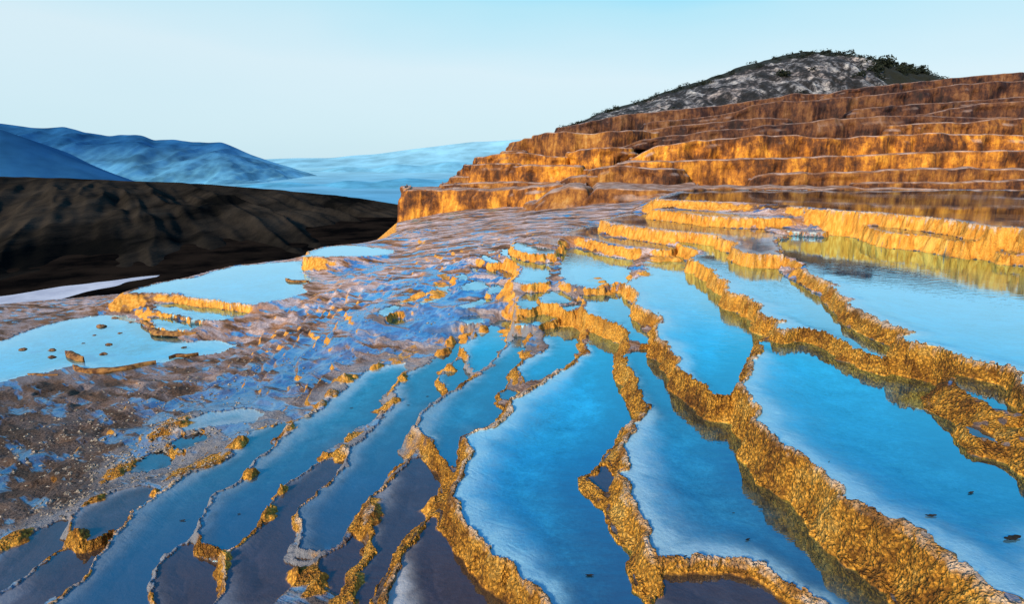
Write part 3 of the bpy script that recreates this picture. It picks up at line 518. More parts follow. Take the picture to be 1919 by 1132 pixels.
# knobs
gold = np.zeros_like(Z)
for (t, x, y, D, r, h) in KN:
    c = on_level(*P('%s %g,%g' % (t, x, y))[0], D-h*.4)
    dd = np.hypot(wx-c[0], (wy-c[1])*.85)
    m = dd < r*3
    h = h*(.22 if t in 'iz' else .8); f_ = np.exp(-(dd[m]/(r*(.85+.3*vnoise(X[m]*14, Y[m]*14))))**2.4)
    Z[m] += (h*f_*(.8+.35*vnoise(X[m]*20, Y[m]*20))+np.where(inside[m], .03*np.minimum(f_*1.5, 1), 0)).astype(np.float32)
    gold[m] = np.maximum(gold[m], np.minimum(1, f_*5))
# slope, wall mask
gr = np.gradient(Z, axis=0)/np.gradient(R, axis=0); ga = np.gradient(Z, axis=1)/(np.gradient(A, axis=1)*R)
slope = np.hypot(gr, ga)
def blur(a, k=1):
    for _ in range(k):
        a = (a+np.roll(a, 1, 0)+np.roll(a, -1, 0))/3; a = (a+np.roll(a, 1, 1)+np.roll(a, -1, 1))/3
    return a
slope_s = blur(slope, 2)
thr = .35+.38*sstep(4.5, 8, R)*(R < 13)
wall = sstep(thr, thr+.45, slope_s)*np.where(inside, .35, 1)
wall = np.maximum(wall, gold*sstep(.12, .4, slope_s+.2)).astype(np.float32)
patch = sstep(-.05, .45, fbm(X*1.7+3, Y*1.7, o=3)*1.6+.1)
wall *= (1-lft*(1-patch)*.92)*sstep(40, 26, R)
wall = np.maximum(wall, gold*(.9-.9*sstep(4.5, 7., Y)))
wall -= .8*gold*sstep(5.5, 7.5, Y)*(~inside); wall = np.maximum(wall, gold*.8*inside)
film = np.zeros_like(Z)
for fx_, fy_, fD, fr in ((850,560,2.2,1.3),(800,600,2.25,1.2),(700,620,2.45,1.3),(620,660,2.55,1.1),(550,700,2.65,1.1),(420,750,2.65,.9),(760,540,2.3,1.2),(700,500,2.5,.8),(480,720,2.7,.9)):
    c_ = on_level(fx_, fy_, fD); film = np.maximum(film, np.exp(-(np.hypot(X-c_[0], Y-c_[1])/fr)**2))
# world-space normals and knobbly relief
tr = np.stack([np.gradient(X, axis=0), np.gradient(Y, axis=0), np.gradient(Z, axis=0)], -1)
ta = np.stack([np.gradient(X, axis=1), np.gradient(Y, axis=1), np.gradient(Z, axis=1)], -1)
N = np.cross(ta, tr); N /= np.linalg.norm(N, axis=-1, keepdims=True)+1e-12; N[N[..., 2] < 0] *= -1
s_ = np.float32(24)
zf = 1-.75*sstep(5, 9, R)
rel = .5*vnoise(X*s_, Y*s_, Z*s_*zf)+.3*vnoise(X*9+5, Y*9, Z*7)+.35*vnoise(X*50, Y*50, Z*50*zf)*sstep(9, 5, R)
amp = (.018*(.40+.60*sstep(9, 4.5, R))*wall*sstep(.25, .6, slope_s))[..., None].astype(np.float32)
V3 = np.stack([X, Y, Z], -1)+N*amp*rel[..., None]
crust = sstep(0, .5, outd)*(~inside)
V3[..., 2] += (crust*(.006*vnoise(X*12, Y*12)+.004*vnoise(X*30, Y*30))*sstep(16, 6, R)).astype(np.float32)
lipa = (np.exp(-(hi_d/.075)**2)*sstep(-.035, -.012, Z-pz[hi_i])*(~inside)*(hi_i >= 0)*sstep(.10, .35, blur(wall, 7))).astype(np.float32)
rimd = np.where(inside, ownd, -np.minimum(outd, 1)).astype(np.float32)
tone = pt[own].astype(np.float32)
VV = V3.reshape(-1, 3)
idx = np.arange(NR*NA).reshape(NR, NA)
FQ = np.stack([idx[:-1, :-1], idx[:-1, 1:], idx[1:, 1:], idx[1:, :-1]], -1).reshape(-1, 4)
cw = lambda a: a[:-1, :-1].ravel()
# label faces: pool bed, pool rim, open ground
f_own = cw(own); f_hi = cw(hi_i); f_z = cw(Z)
rimlab = np.where((f_own < 0) & (f_hi >= 0) & (cw(wall) > .12) & (f_z > pz[f_hi]-.9), f_hi, -1)
rimlab = np.where((f_own < 0) & (rimlab < 0) & (f_hi >= 0) & (cw(hi_d) < .06), f_hi, rimlab)
allattr = dict(wall=wall.ravel(), rimd=rimd.ravel(), tone=tone.ravel(), apr=apr.ravel(), soft=lft.ravel(), lip=lipa.ravel(), film=film.ravel())
def part(mask, name, mat, parent=None, **k):
    if not mask.any(): return None
    v, f, at, u = compact(VV, FQ[mask], allattr)
    return mesh_obj(name, v, f, mat, at, parent)
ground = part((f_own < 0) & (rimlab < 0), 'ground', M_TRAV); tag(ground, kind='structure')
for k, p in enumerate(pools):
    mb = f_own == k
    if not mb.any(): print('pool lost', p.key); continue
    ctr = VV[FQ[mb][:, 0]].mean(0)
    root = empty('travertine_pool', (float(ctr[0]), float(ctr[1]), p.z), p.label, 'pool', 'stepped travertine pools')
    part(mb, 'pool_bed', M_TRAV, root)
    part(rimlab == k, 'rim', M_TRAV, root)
    # water sheet: large quads inside, fine ones along the edge
    vm = (own == k)
    e = vm.copy()
    e[1:] |= vm[:-1]; e[:-1] |= vm[1:]; e[:, 1:] |= e[:, :-1].copy(); e[:, :-1] |= e[:, 1:].copy()
    fm = e[:-1, :-1] & e[1:, :-1] & e[:-1, 1:] & e[1:, 1:]
    S = 8; h8, w8 = (NR-1)//S*S, (NA-1)//S*S
    blk = fm[:h8, :w8].reshape(h8//S, S, w8//S, S).all((1, 3))
    fine = fm.copy(); fine[:h8, :w8] &= ~np.kron(blk, np.ones((S, S), bool))
    bi, bj = np.nonzero(blk); bi = bi*S; bj = bj*S
    fi_, fj_ = np.nonzero(fine)
    W = np.concatenate([np.stack([idx[bi, bj], idx[bi, bj+S], idx[bi+S, bj+S], idx[bi+S, bj]], -1),
                        np.stack([idx[fi_, fj_], idx[fi_, fj_+1], idx[fi_+1, fj_+1], idx[fi_+1, fj_]], -1)])
    wv = np.stack([X.ravel(), Y.ravel(), np.full(X.size, p.z+.001, np.float32)], -1)
    v, f, at, u = compact(wv, W, dict(tone=np.full(X.size, p.tone, np.float32), rimd=rimd.ravel(), apr=apr.ravel()))
    mesh_obj('water', v, f, M_WATER, at, root, smooth=False)
print('slope built')
# ------------------------------------------------------------------ tiers of the orange cliff
def lin(o, p, s): return [(o[0]+x/s, o[1]+y/s) for x, y in p]
T2 = lambda *p: lin((700, 80), p, 2.83)
T3 = lambda *p: lin((1300, 80), p, 2.695)
def smooth1(a, k):
    if k < 1: return a
    ker = np.hanning(2*k+3)[1:-1]; ker /= ker.sum()
    return np.convolve(np.pad(a, k, mode='edge'), ker, 'valid')
def tier(label, rim, foot, Yr, back=3.0, bulge=.10, flute=.05, scal=.18, mat=None, wrapL=1.2, wrapR=1.2, rise=.05, rnd=.13, water=False, group='orange tiers of the travertine cliff', seed=0, skirt=.35):
    rim = np.array(rim, float); foot = np.array(foot, float)
    Yr = np.array(Yr, float) if np.ndim(Yr) else np.array([Yr, Yr], float)
    xs = np.linspace(rim[0, 0], rim[-1, 0], 400)
    yr = smooth1(np.interp(xs, rim[:, 0], rim[:, 1]), 6); yf = smooth1(np.interp(xs, foot[:, 0], foot[:, 1]), 6)
    Yd = np.interp(np.linspace(0, 1, 400), np.linspace(0, 1, len(Yr)), Yr)
    yf = np.maximum(yf, yr+1)
    T = at_depth(xs, yr, Yd); Bt = at_depth(xs, yf, Yd)
    # resample along the plan curve
    P2 = T[:, :2]; zt = T[:, 2]; zb = Bt[:, 2]-skirt
    # wrap the free ends back into the hill
    def wrap(P2, zt, zb, end, dist):
        if dist <= 0: return P2, zt, zb
        k = 10; a = np.linspace(0, 1, k+1)[1:]
        p0 = P2[0] if end == 0 else P2[-1]; sgn = -1 if end == 0 else 1
        rd = p0/np.hypot(*p0); pp = np.array([rd[1], -rd[0]])
        q = p0+pp*(sgn*.13*dist*np.sin(a*math.pi/2))[:, None]+rd*(dist*(1-np.cos(a*math.pi/2))+dist*.6*a)[:, None]
        z0 = zt[0 if end == 0 else -1]; z1 = zb[0 if end == 0 else -1]
        if end == 0: return np.r_[q[::-1], P2], np.r_[np.full(k, z0), zt], np.r_[np.full(k, z1), zb]
        return np.r_[P2, q], np.r_[zt, np.full(k, z0)], np.r_[zb, np.full(k, z1)]
    P2, zt, zb = wrap(P2, zt, zb, 0, wrapL); P2, zt, zb = wrap(P2, zt, zb, 1, wrapR)
    s = np.r_[0, np.cumsum(np.hypot(*np.diff(P2, axis=0).T))]
    n = int(min(900, max(60, s[-1]/.045))); ss = np.linspace(0, s[-1], n)
    P2 = np.stack([np.interp(ss, s, P2[:, 0]), np.interp(ss, s, P2[:, 1])], -1); zt = np.interp(ss, s, zt); zb = np.interp(ss, s, zb)
    tg = np.gradient(P2, axis=0); tg /= np.linalg.norm(tg, axis=1, keepdims=True)
    nr = np.stack([tg[:, 1], -tg[:, 0]], -1)            # outward, towards the viewer
    nr = np.stack([smooth1(nr[:, 0], 5), smooth1(nr[:, 1], 5)], -1); nr /= np.linalg.norm(nr, axis=1, keepdims=True)
    sd = seed*13.7+rim[0, 0]*.31
    scal *= 1.7; lob = scal*(1-np.abs(vnoise(ss*.55+sd, ss*0)))*1.3+scal*.6*vnoise(ss*1.6+sd, ss*0+3)
    zt = zt-.05*np.abs(vnoise(ss*.5+sd, ss*0+7))*np.minimum(1, scal*4)+.03*vnoise(ss*2.+sd, ss*0)
    H = np.maximum(zt-zb, .05)
    rows = []
    top = [(1, 0), (.6, 0), (.3, 0), (.12, 0), (.04, 0)]
    for u, _ in top:
        off = -back*u-rnd; z = zt+rise*u*back*.4+.03*vnoise(P2[:, 0]*2+sd, P2[:, 1]*2+u*4)*(u > .05)-(.02 if u > .03 else 0)
        rows.append((lob*(1 if u < .2 else .3)-rnd, z, back*u))
    for a in (0, 25, 50, 75):
        a = math.radians(a); rows.append((lob-rnd+rnd*math.sin(a), zt-rnd*(1-math.cos(a))))
    NF = 34
    for v in np.linspace(0, 1, NF):
        zz = (zt-rnd)-(H-rnd)*v
        fl = vnoise(ss*7+sd, zz*.7)*.6+vnoise(ss*17+sd, zz*1.6)*.4
        f2 = vnoise(ss*2.2+sd+9, zz*1.1)
        off = lob+bulge*H*(1.1*v**1.3)+flute*sstep(0, .25, v)*(1.4*fl+3.0*f2)+bulge*.9*math.sin(v*math.pi)*(.5+f2*.5)
        rows.append((off, zz+.01*vnoise(ss*9, zz*9)))
    rdv = P2/np.hypot(P2[:, 0], P2[:, 1])[:, None]
    V = np.concatenate([np.stack([P2[:, 0]+nr[:, 0]*r[0]+rdv[:, 0]*(r[2] if len(r) > 2 else 0), P2[:, 1]+nr[:, 1]*r[0]+rdv[:, 1]*(r[2] if len(r) > 2 else 0), r[1]], -1) for r in rows])
    m = len(rows); ix = np.arange(m*n).reshape(m, n)
    Fq = np.stack([ix[:-1, :-1], ix[1:, :-1], ix[1:, 1:], ix[:-1, 1:]], -1).reshape(-1, 4)
    mid = V[ix[m//2, n//2]].copy(); mid[2] = zb.min()
    o = mesh_obj('travertine_terrace', V, Fq, mat or M_CLIFF, origin=mid)
    tag(o, label, 'terrace', group)
    return o
E = lambda p, y, dx=420: list(p)+[(p[-1][0]+dx, y)]
G_ = M_CLIFFG
tier('front left golden block of the cliff standing on the lilac slope', T2((212,777),(300,775),(445,778),(640,780),(760,770),(1000,750)), T2((212,935),(300,930),(380,955),(560,935),(700,885),(850,830),(1000,762)), (24.2,23.6,22.6,21.6,21), back=3.5, wrapL=3, seed=1, mat=G_, rise=.0, scal=.14)
tier('low pale ledge between the front left block and the tall blocks', T2((462,742),(560,735),(680,738),(770,735),(960,735)), T2((462,778),(700,778),(960,765)), (25.6,24.2), back=2.5, seed=2, scal=.1)
tier('tiny step at the far left end of the cliff', T2((370,750),(430,748),(470,748)), T2((370,770),(470,775)), 26, back=2, seed=3, scal=.05)
tier('small dark block second from the left end of the cliff', T2((432,712),(470,705),(520,705)), T2((432,770),(520,775)), 27, back=2, seed=4, scal=.08)
tier('small block behind the dark one near the left end of the cliff', T2((468,677),(520,672),(560,672)), T2((468,740),(560,745)), 28, back=2, seed=5, scal=.08)
tier('tall brown block above the pale ledge', T2((550,642),(610,638),(780,640),(800,660)), T2((550,728),(700,735),(800,735)), (27,26.3), back=2.5, seed=6, mat=G_)
tier('broad fluted block beneath the overhanging lip', T2((770,652),(860,646),(1000,647),(1060,650)), T2((770,752),(1000,750),(1060,748)), (25.4,24.6), back=2.5, seed=7, mat=G_)
tier('rounded shoulder stacked on the tall brown block', T2((603,600),(640,588),(700,583),(790,578),(880,590),(1000,600)), T2((603,650),(700,655),(1000,660)), (28.5,27.4,27), back=2.5, seed=8, mat=G_)
tier('thin flat slab under the upper left blocks', T2((690,572),(740,568),(800,568)), T2((690,590),(800,592)), 29.5, back=2.5, seed=9, scal=.04)
tier('upper left block with dark streaks', T2((778,520),(800,504),(870,500),(920,500)), T2((778,585),(920,592)), 31, back=2.5, seed=10)
tier('tall curtain streaked white above the broad block', T2((875,482),(905,472),(1000,470),(1160,476),(1230,466),(1400,462),(1500,470)), T2((875,590),(1000,660),(1160,700),(1300,640),(1400,600),(1500,590)), (30,28.6,28.2,28.6,29), back=4, seed=11)
tier('overhanging lip with hanging golden drapes', T2((1062,575),(1100,557),(1250,546),(1335,552)), T2((1062,690),(1150,700),(1250,660),(1335,615)), (26.6,25.6,26.2), back=3.5, seed=12, bulge=-.04, flute=.09, mat=G_)
tier('low rounded step left of the long golden wall', T2((1180,668),(1210,656),(1310,650),(1415,660),(1560,662)), T2((1180,740),(1300,748),(1560,750)), (22.6,21.6,21.2), back=3, seed=13)
tier('small mound step at the foot of the overhanging drapes', T2((1003,735),(1040,712),(1100,702),(1170,700)), T2((1003,765),(1100,760),(1170,745)), (23.4,22.4), back=2, seed=14)
tier('big rounded brown bulge behind the left end of the brown pools', T2((1125,830),(1180,772),(1300,766),(1450,768),(1600,768),(1698,768)), T2((1125,905),(1190,945),(1330,915),(1400,880),(1480,830),(1600,790),(1698,775)), (18.3,17.8,18,18.6), back=3.5, seed=15, bulge=.22, rnd=.12)
tier('lilac topped golden mound on the slope left of the brown bulge', T2((845,850),(940,790),(1030,762),(1130,765)), T2((845,900),(900,905),(1040,900),(1130,905)), (19.6,18.8,18.4), back=2.5, seed=16, bulge=.35, rnd=.2, scal=.1)
tier('low orange mound on the lilac slope below the front left block', T2((540,1030),(600,985),(660,965),(720,970)), T2((540,1040),(640,1060),(720,1060)), (17.4,17), back=1.5, seed=17, bulge=.4, rnd=.15, scal=.1)
tier('brown step beside the low orange mound', T2((620,1045),(680,1000),(740,995),(800,985),(840,975)), T2((620,1065),(700,1065),(840,1020)), (16.4,16.4), back=1.2, seed=18, bulge=.3, rnd=.1, scal=.06)
tier('long golden wall spanning the right half of the cliff', E(T2((1315,637),(1380,628),(1450,625),(1698,620))+T3((300,582),(570,572),(860,565),(1280,548),(1668,542)), 278), E(T2((1315,748),(1698,755))+T3((290,722),(700,722),(1668,720)), 345), (22.2,21.6,21.4,21.2,21,21), back=3, seed=19, mat=G_, bulge=.04, flute=.035, scal=.08)
tier('lower golden ledge in front of the long wall, with a rounded left end', E(T3((285,690),(310,664),(560,656),(900,648),(940,637),(1300,630),(1668,632)), 312), E(T3((285,728),(900,728),(1668,730)), 352), (20.4,20,19.8,19.8), back=1.6, seed=20, bulge=.05, flute=.035, scal=.06)
tier('thin pale ledge just above the topmost pool at the right', E(T3((830,708),(1000,703),(1300,701),(1560,690),(1668,682)), 334), E(T3((830,735),(1668,745)), 358), (19.4,19.1), back=1.2, seed=21, bulge=.05, flute=.02, scal=.1, skirt=.2)
tier('low wall at the back edge of the topmost pool', E(T2((1480,790),(1560,778))+T3((0,724),(300,726),(820,728),(1300,742),(1668,742)), 358), E(T2((1480,800))+T3((0,745),(820,750),(1668,775)), 372), (18.9,18.6,18.4,18.3), back=1.5, seed=22, bulge=.08, flute=.02, scal=.12, skirt=.2)
tier('orange curtain tier directly above the long golden wall', E(T2((1380,610),(1430,570),(1500,545),(1580,535),(1698,515))+T3((50,490),(200,475),(350,465),(520,465),(600,482),(700,478),(800,476),(840,470),(970,463),(1200,458),(1668,462)), 250), E(T2((1380,640))+T3((0,600),(860,585),(1668,565)), 285), (24.6,24,23.8,23.6,23.4,23.2), back=3, seed=23, mat=G_)
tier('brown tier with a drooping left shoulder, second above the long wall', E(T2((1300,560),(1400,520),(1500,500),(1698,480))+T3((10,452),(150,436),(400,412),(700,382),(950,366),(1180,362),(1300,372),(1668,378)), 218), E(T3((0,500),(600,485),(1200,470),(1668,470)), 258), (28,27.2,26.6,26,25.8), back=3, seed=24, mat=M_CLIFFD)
tier('short orange insert tier at the right under the bright lip', E(T3((1000,415),(1180,402),(1380,397),(1500,387),(1668,378)), 222), E(T3((1000,465),(1668,462)), 256), (25.2,24.8), back=1.5, seed=25, scal=.08)
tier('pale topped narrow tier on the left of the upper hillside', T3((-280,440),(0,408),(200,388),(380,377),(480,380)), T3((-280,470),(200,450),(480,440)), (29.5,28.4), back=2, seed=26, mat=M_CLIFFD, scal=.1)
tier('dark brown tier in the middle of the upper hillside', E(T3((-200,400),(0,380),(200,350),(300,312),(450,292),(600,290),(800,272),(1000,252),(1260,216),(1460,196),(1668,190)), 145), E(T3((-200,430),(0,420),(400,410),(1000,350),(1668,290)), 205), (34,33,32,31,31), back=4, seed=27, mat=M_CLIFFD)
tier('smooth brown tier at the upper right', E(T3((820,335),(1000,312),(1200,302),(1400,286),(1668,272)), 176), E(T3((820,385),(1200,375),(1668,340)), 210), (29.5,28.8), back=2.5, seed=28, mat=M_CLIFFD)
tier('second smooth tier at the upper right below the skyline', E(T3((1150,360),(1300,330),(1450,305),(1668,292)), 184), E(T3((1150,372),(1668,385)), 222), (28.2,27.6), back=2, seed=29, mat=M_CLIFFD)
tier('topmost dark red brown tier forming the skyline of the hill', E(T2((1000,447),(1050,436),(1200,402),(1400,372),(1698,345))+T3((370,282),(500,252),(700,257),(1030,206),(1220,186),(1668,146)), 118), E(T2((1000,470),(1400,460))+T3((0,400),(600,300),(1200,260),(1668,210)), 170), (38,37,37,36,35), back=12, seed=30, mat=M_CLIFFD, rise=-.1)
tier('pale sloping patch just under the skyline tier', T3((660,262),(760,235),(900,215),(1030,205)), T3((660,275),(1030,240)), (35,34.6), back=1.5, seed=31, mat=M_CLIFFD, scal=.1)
# ------------------------------------------------------------------ stones lying in the left pool
def rock(label, x, y, D, r, name='rock', group='small brown rocks in the left pool', sx=1.3):
    c = on_level(x, y, D)
    nu, nv = 18, 10
    u, v = np.meshgrid(np.linspace(0, 2*np.pi, nu, endpoint=False), np.linspace(0, 1, nv))
    rr = np.cos(v*np.pi/2)**.8; ns = 1+.35*vnoise(np.cos(u)*1.7+x, np.sin(u)*1.7+y, v*2)
    px = c[0]+r*sx*rr*np.cos(u)*ns; py = c[1]+r*rr*np.sin(u)*ns; pz = EYE-D-.02+r*.9*np.sin(v*np.pi/2)*(ns*.8)
    V = np.stack([px, py, pz], -1).reshape(-1, 3)
    ix = np.arange(nu*nv).reshape(nv, nu)
    Fq = np.stack([ix[:-1], np.roll(ix[:-1], -1, 1), np.roll(ix[1:], -1, 1), ix[1:]], -1).reshape(-1, 4)
    o = mesh_obj(name, V, Fq, M_ROCK, origin=np.array([c[0], c[1], EYE-D])); tag(o, label, 'rock', group); return o
for lb, x, y, r in [('largest brown rock in the left pool, near its upper shore', 190, 612, .075), ('flat brown rock right of the largest one in the left pool', 224, 624, .04), ('small rock at the far left of the left pool', 97, 656, .055),
        ('small rock just below the leftmost one', 98, 669, .055), ('brown rock in the middle of the left pool', 204, 646, .055), ('brown rock below the middle one', 193, 663, .055),
        ('tiny rock left of the largest one', 177, 628, .035), ('tiny rock right of the middle of the pool', 156, 643, .03), ('tiny rock at the right part of the left pool', 344, 651, .04), ('pale rock by the upper shore of the left pool', 215, 596, .055),
        ('rock at the left shore beside the water edge', 42, 655, .055), ('small rock near the lower ledges of the left pool', 245, 604, .04)]:
    rock(lb, x, y, 3.125, r)
def ledge(label, pts, D, w=.10, h=.09):
    w *= .6; h *= .55
    q = on_level(*np.array(pts, float).T, D); s = np.r_[0, np.cumsum(np.hypot(*np.diff(q, axis=0).T))]
    n = 60; ss = np.linspace(0, s[-1], n); c = np.stack([smooth1(np.interp(ss, s, q[:, 0]), 3), smooth1(np.interp(ss, s, q[:, 1]), 3)], -1)
    tg = np.gradient(c, axis=0); tg /= np.linalg.norm(tg, axis=1, keepdims=True); nr = np.stack([-tg[:, 1], tg[:, 0]], -1)
    m = 12; V = []
    for k in range(m):
        a = 2*np.pi*k/m; ww = w*(1+.35*vnoise(ss*5+D, ss*0+k*.4))*np.sin(np.clip(ss/s[-1], .02, .98)*np.pi)**.7
        V.append(np.stack([c[:, 0]+nr[:, 0]*ww*math.cos(a), c[:, 1]+nr[:, 1]*ww*math.cos(a), EYE-D+.01+h*math.sin(a)*(1+.3*vnoise(ss*6, ss*0+k))], -1))
    V = np.concatenate(V); ix = np.arange(m*n).reshape(m, n); r2 = np.roll(ix, -1, 0)
    Fq = np.stack([ix[:, :-1], ix[:, 1:], r2[:, 1:], r2[:, :-1]], -1).reshape(-1, 4)
    o = mesh_obj('rim_ledge', V, Fq, M_LEDGE, origin=np.array([*c[n//2], EYE-D])); tag(o, label, 'ledge', 'thin brown ledges in the left pool')
M_LEDGE = mat_simple('wet_brown_ledge', (.08, .03, .015), (.42, .20, .06), 9, bumpd=.02)
ledge('long curved brown ledge at the lower shore of the left pool', [(137,688),(145,694),(165,697),(200,697),(240,692),(270,686),(295,682)], 3.12)
ledge('short thick brown ledge inside the left pool', [(123,664),(135,668),(148,674),(158,677)], 3.12, .12, .12)
ledge('thin straight brown ledge at the right end of the left pool', [(316,672),(330,668),(350,668),(373,665)], 3.10, .06, .06)
ledge('thin brown ledge low at the far left shore', [(52,704),(75,706),(110,706)], 3.15, .08, .06)
ledge('brown ledge behind the small blue pools of the left slope', [(262,602),(285,613),(290,625),(345,628),(370,627)], 3.08, .09, .08)
ledge('short brown ledge in the large left pool beside the drum-like wall', [(535,524),(545,528),(580,529)], 2.79, .10, .07)
# ------------------------------------------------------------------ valley, hills, mountains
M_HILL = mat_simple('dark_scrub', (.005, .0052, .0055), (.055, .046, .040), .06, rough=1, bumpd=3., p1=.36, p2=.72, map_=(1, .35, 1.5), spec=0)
M_ROAD = mat_simple('pale_road', (.42, .46, .62), (.62, .66, .82), .25, rough=.9, bumpd=.05, spec=0)
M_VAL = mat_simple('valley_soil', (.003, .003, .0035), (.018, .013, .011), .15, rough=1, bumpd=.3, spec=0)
def terrain(name, px, yf, Yf, yt, Yt, rows, mat, amp=0, freq=.05, prof=1., kind='structure', back=30, cols=300, gul=0, rid=0):
    xs = np.linspace(px[0], px[-1], cols)
    a = [smooth1(np.interp(xs, px, v), 3) for v in (yf, Yf, yt, Yt)]
    lo = at_depth(xs, a[0], a[1]); hi = at_depth(xs, a[2], a[3])
    V = []
    for r in np.linspace(0, 1, rows):
        p = lo*(1-r)+hi*r; p[:, 2] = lo[:, 2]+(hi[:, 2]-lo[:, 2])*(1-(1-r)**prof)
        m = max(0, math.sin(r*math.pi))**.5
        if rid: p[:, 2] -= rid*m*np.abs(fbm(p[:, 0]*.0035, p[:, 1]*.0009, o=5))
        if gul: p[:, 2] -= gul*m*np.abs(fbm(p[:, 0]*.075+p[:, 1]*.05, p[:, 1]*.012, o=4))
        p[:, 2] += amp*m*fbm(p[:, 0]*freq, p[:, 1]*freq*.7, o=5)+amp*.05*vnoise(p[:, 0]*freq*9, p[:, 1]*freq*9)
        V.append(p)
    for k in (1, 2, 3):
        p = V[rows-1].copy(); p[:, 1] += back*k; p[:, 2] -= back*k*k*.25; V.append(p)
    V = np.concatenate(V); R_ = rows+3; ix = np.arange(R_*cols).reshape(R_, cols)
    Fq = np.stack([ix[:-1, :-1], ix[:-1, 1:], ix[1:, 1:], ix[1:, :-1]], -1).reshape(-1, 4)
    o = mesh_obj(name, V, Fq, mat); tag(o, kind=kind); return o
# valley floor under the left slope
s = 12.
xs = np.linspace(-260, 120, 80); ys = np.linspace(12, 130, 80); gx_, gy_ = np.meshgrid(xs, ys)
Vv = np.stack([gx_, gy_, EYE-s+.0*gx_], -1).reshape(-1, 3); ix = np.arange(6400).reshape(80, 80)
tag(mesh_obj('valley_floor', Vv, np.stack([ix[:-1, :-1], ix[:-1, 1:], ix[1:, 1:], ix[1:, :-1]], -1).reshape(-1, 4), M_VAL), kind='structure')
up_ = np.array([(-300,632),(0,556),(60,548),(120,537),(180,528),(240,522),(300,516)], float); dn_ = np.array([(-300,665),(0,580),(60,570),(120,560),(180,543),(240,530),(300,519)], float)
n = 80; t_ = np.linspace(0, 1, n)
ua = np.stack([np.interp(t_, np.linspace(0, 1, 7), up_[:, k]) for k in (0, 1)], -1); da = np.stack([np.interp(t_, np.linspace(0, 1, 7), dn_[:, k]) for k in (0, 1)], -1)
V = []
for r in np.linspace(0, 1, 8):
    q = ua*(1-r)+da*r; w = on_level(q[:, 0], q[:, 1], s-.03); w = w+.5*np.stack([vnoise(w[:, 0]*.4, w[:, 1]*.4), vnoise(w[:, 0]*.4, w[:, 1]*.4+9)], -1)
    V.append(np.c_[w, np.full(n, EYE-s+.03)])
V = np.concatenate(V); ix = np.arange(8*n).reshape(8, n)
tag(mesh_obj('road', V, np.stack([ix[:-1, :-1], ix[1:, :-1], ix[1:, 1:], ix[:-1, 1:]], -1).reshape(-1, 4), M_ROAD), kind='structure')
hx = [-500,-300,0,60,130,250,340,480,600,700,775,860]
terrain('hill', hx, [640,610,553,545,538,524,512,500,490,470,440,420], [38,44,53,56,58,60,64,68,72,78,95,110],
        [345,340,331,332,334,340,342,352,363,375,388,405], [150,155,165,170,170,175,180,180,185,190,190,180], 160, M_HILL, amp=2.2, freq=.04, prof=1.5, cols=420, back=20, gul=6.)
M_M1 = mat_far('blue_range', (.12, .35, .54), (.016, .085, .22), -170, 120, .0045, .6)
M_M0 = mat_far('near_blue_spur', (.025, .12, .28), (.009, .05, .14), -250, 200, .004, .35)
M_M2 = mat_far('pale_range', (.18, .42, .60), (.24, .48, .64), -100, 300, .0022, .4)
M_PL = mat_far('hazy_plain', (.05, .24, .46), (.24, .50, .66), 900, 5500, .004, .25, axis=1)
terrain('mountain_range', [-700,-400,-150,0,25,50,75,90,120,145,160,200,250,270,290,330,360,390,415,430,450,470,510,560,640,740], [392]*20+[392, 392, 392, 392, 392, 392], [2600]*26,
        [255,240,236,231,234,237,240,240,237,243,248,254,252,255,263,261,266,267,266,271,281,290,303,318,345,375], [4200]*26, 110, M_M1, amp=70, freq=.0016, prof=1.1, cols=600, back=200, gul=0, rid=150)
terrain('mountain_spur', [-700,-300,0,50,100,160,230,300], [400]*8, [1700]*8, [200,225,241,260,285,308,335,365], [2300]*8, 40, M_M0, amp=30, freq=.003, cols=200, back=200)
terrain('pale_mountains', [440,500,560,620,660,700,760,800,850,880,930,975,1020,1100,1400,2400], [345]*16, [6500]*16,
        [302,298,296,296,291,289,281,276,270,266,264,261,262,258,262,270], [9000]*16, 50, M_M2, amp=40, freq=.0006, cols=400, back=300)
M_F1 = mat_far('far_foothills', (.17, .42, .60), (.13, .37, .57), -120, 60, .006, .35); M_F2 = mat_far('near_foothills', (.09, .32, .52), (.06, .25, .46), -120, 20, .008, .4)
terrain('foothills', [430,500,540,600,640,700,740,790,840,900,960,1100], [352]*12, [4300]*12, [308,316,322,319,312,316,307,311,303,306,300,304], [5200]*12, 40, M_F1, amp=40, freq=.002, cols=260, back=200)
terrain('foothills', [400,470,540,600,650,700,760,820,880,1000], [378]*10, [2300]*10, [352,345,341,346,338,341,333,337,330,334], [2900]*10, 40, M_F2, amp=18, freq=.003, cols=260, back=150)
# plain of the far valley
xs = np.linspace(-6000, 9000, 120); r_ = np.linspace(0, 1, 80)
gy_, gx_ = np.meshgrid(250*np.exp(r_*math.log(60)), np.linspace(-1, 1, 120), indexing='ij'); gx_ = gx_*gy_*1.5
zz = EYE-120+60*sstep(1500, 7000, gy_)+1*fbm(gx_*.002, gy_*.002)
zz = zz+0*gx_
Vp = np.stack([gx_, gy_, zz], -1).reshape(-1, 3); ix = np.arange(80*120).reshape(80, 120)
tag(mesh_obj('plain', Vp, np.stack([ix[:-1, :-1], ix[:-1, 1:], ix[1:, 1:], ix[1:, :-1]], -1).reshape(-1, 4), M_PL), kind='structure')
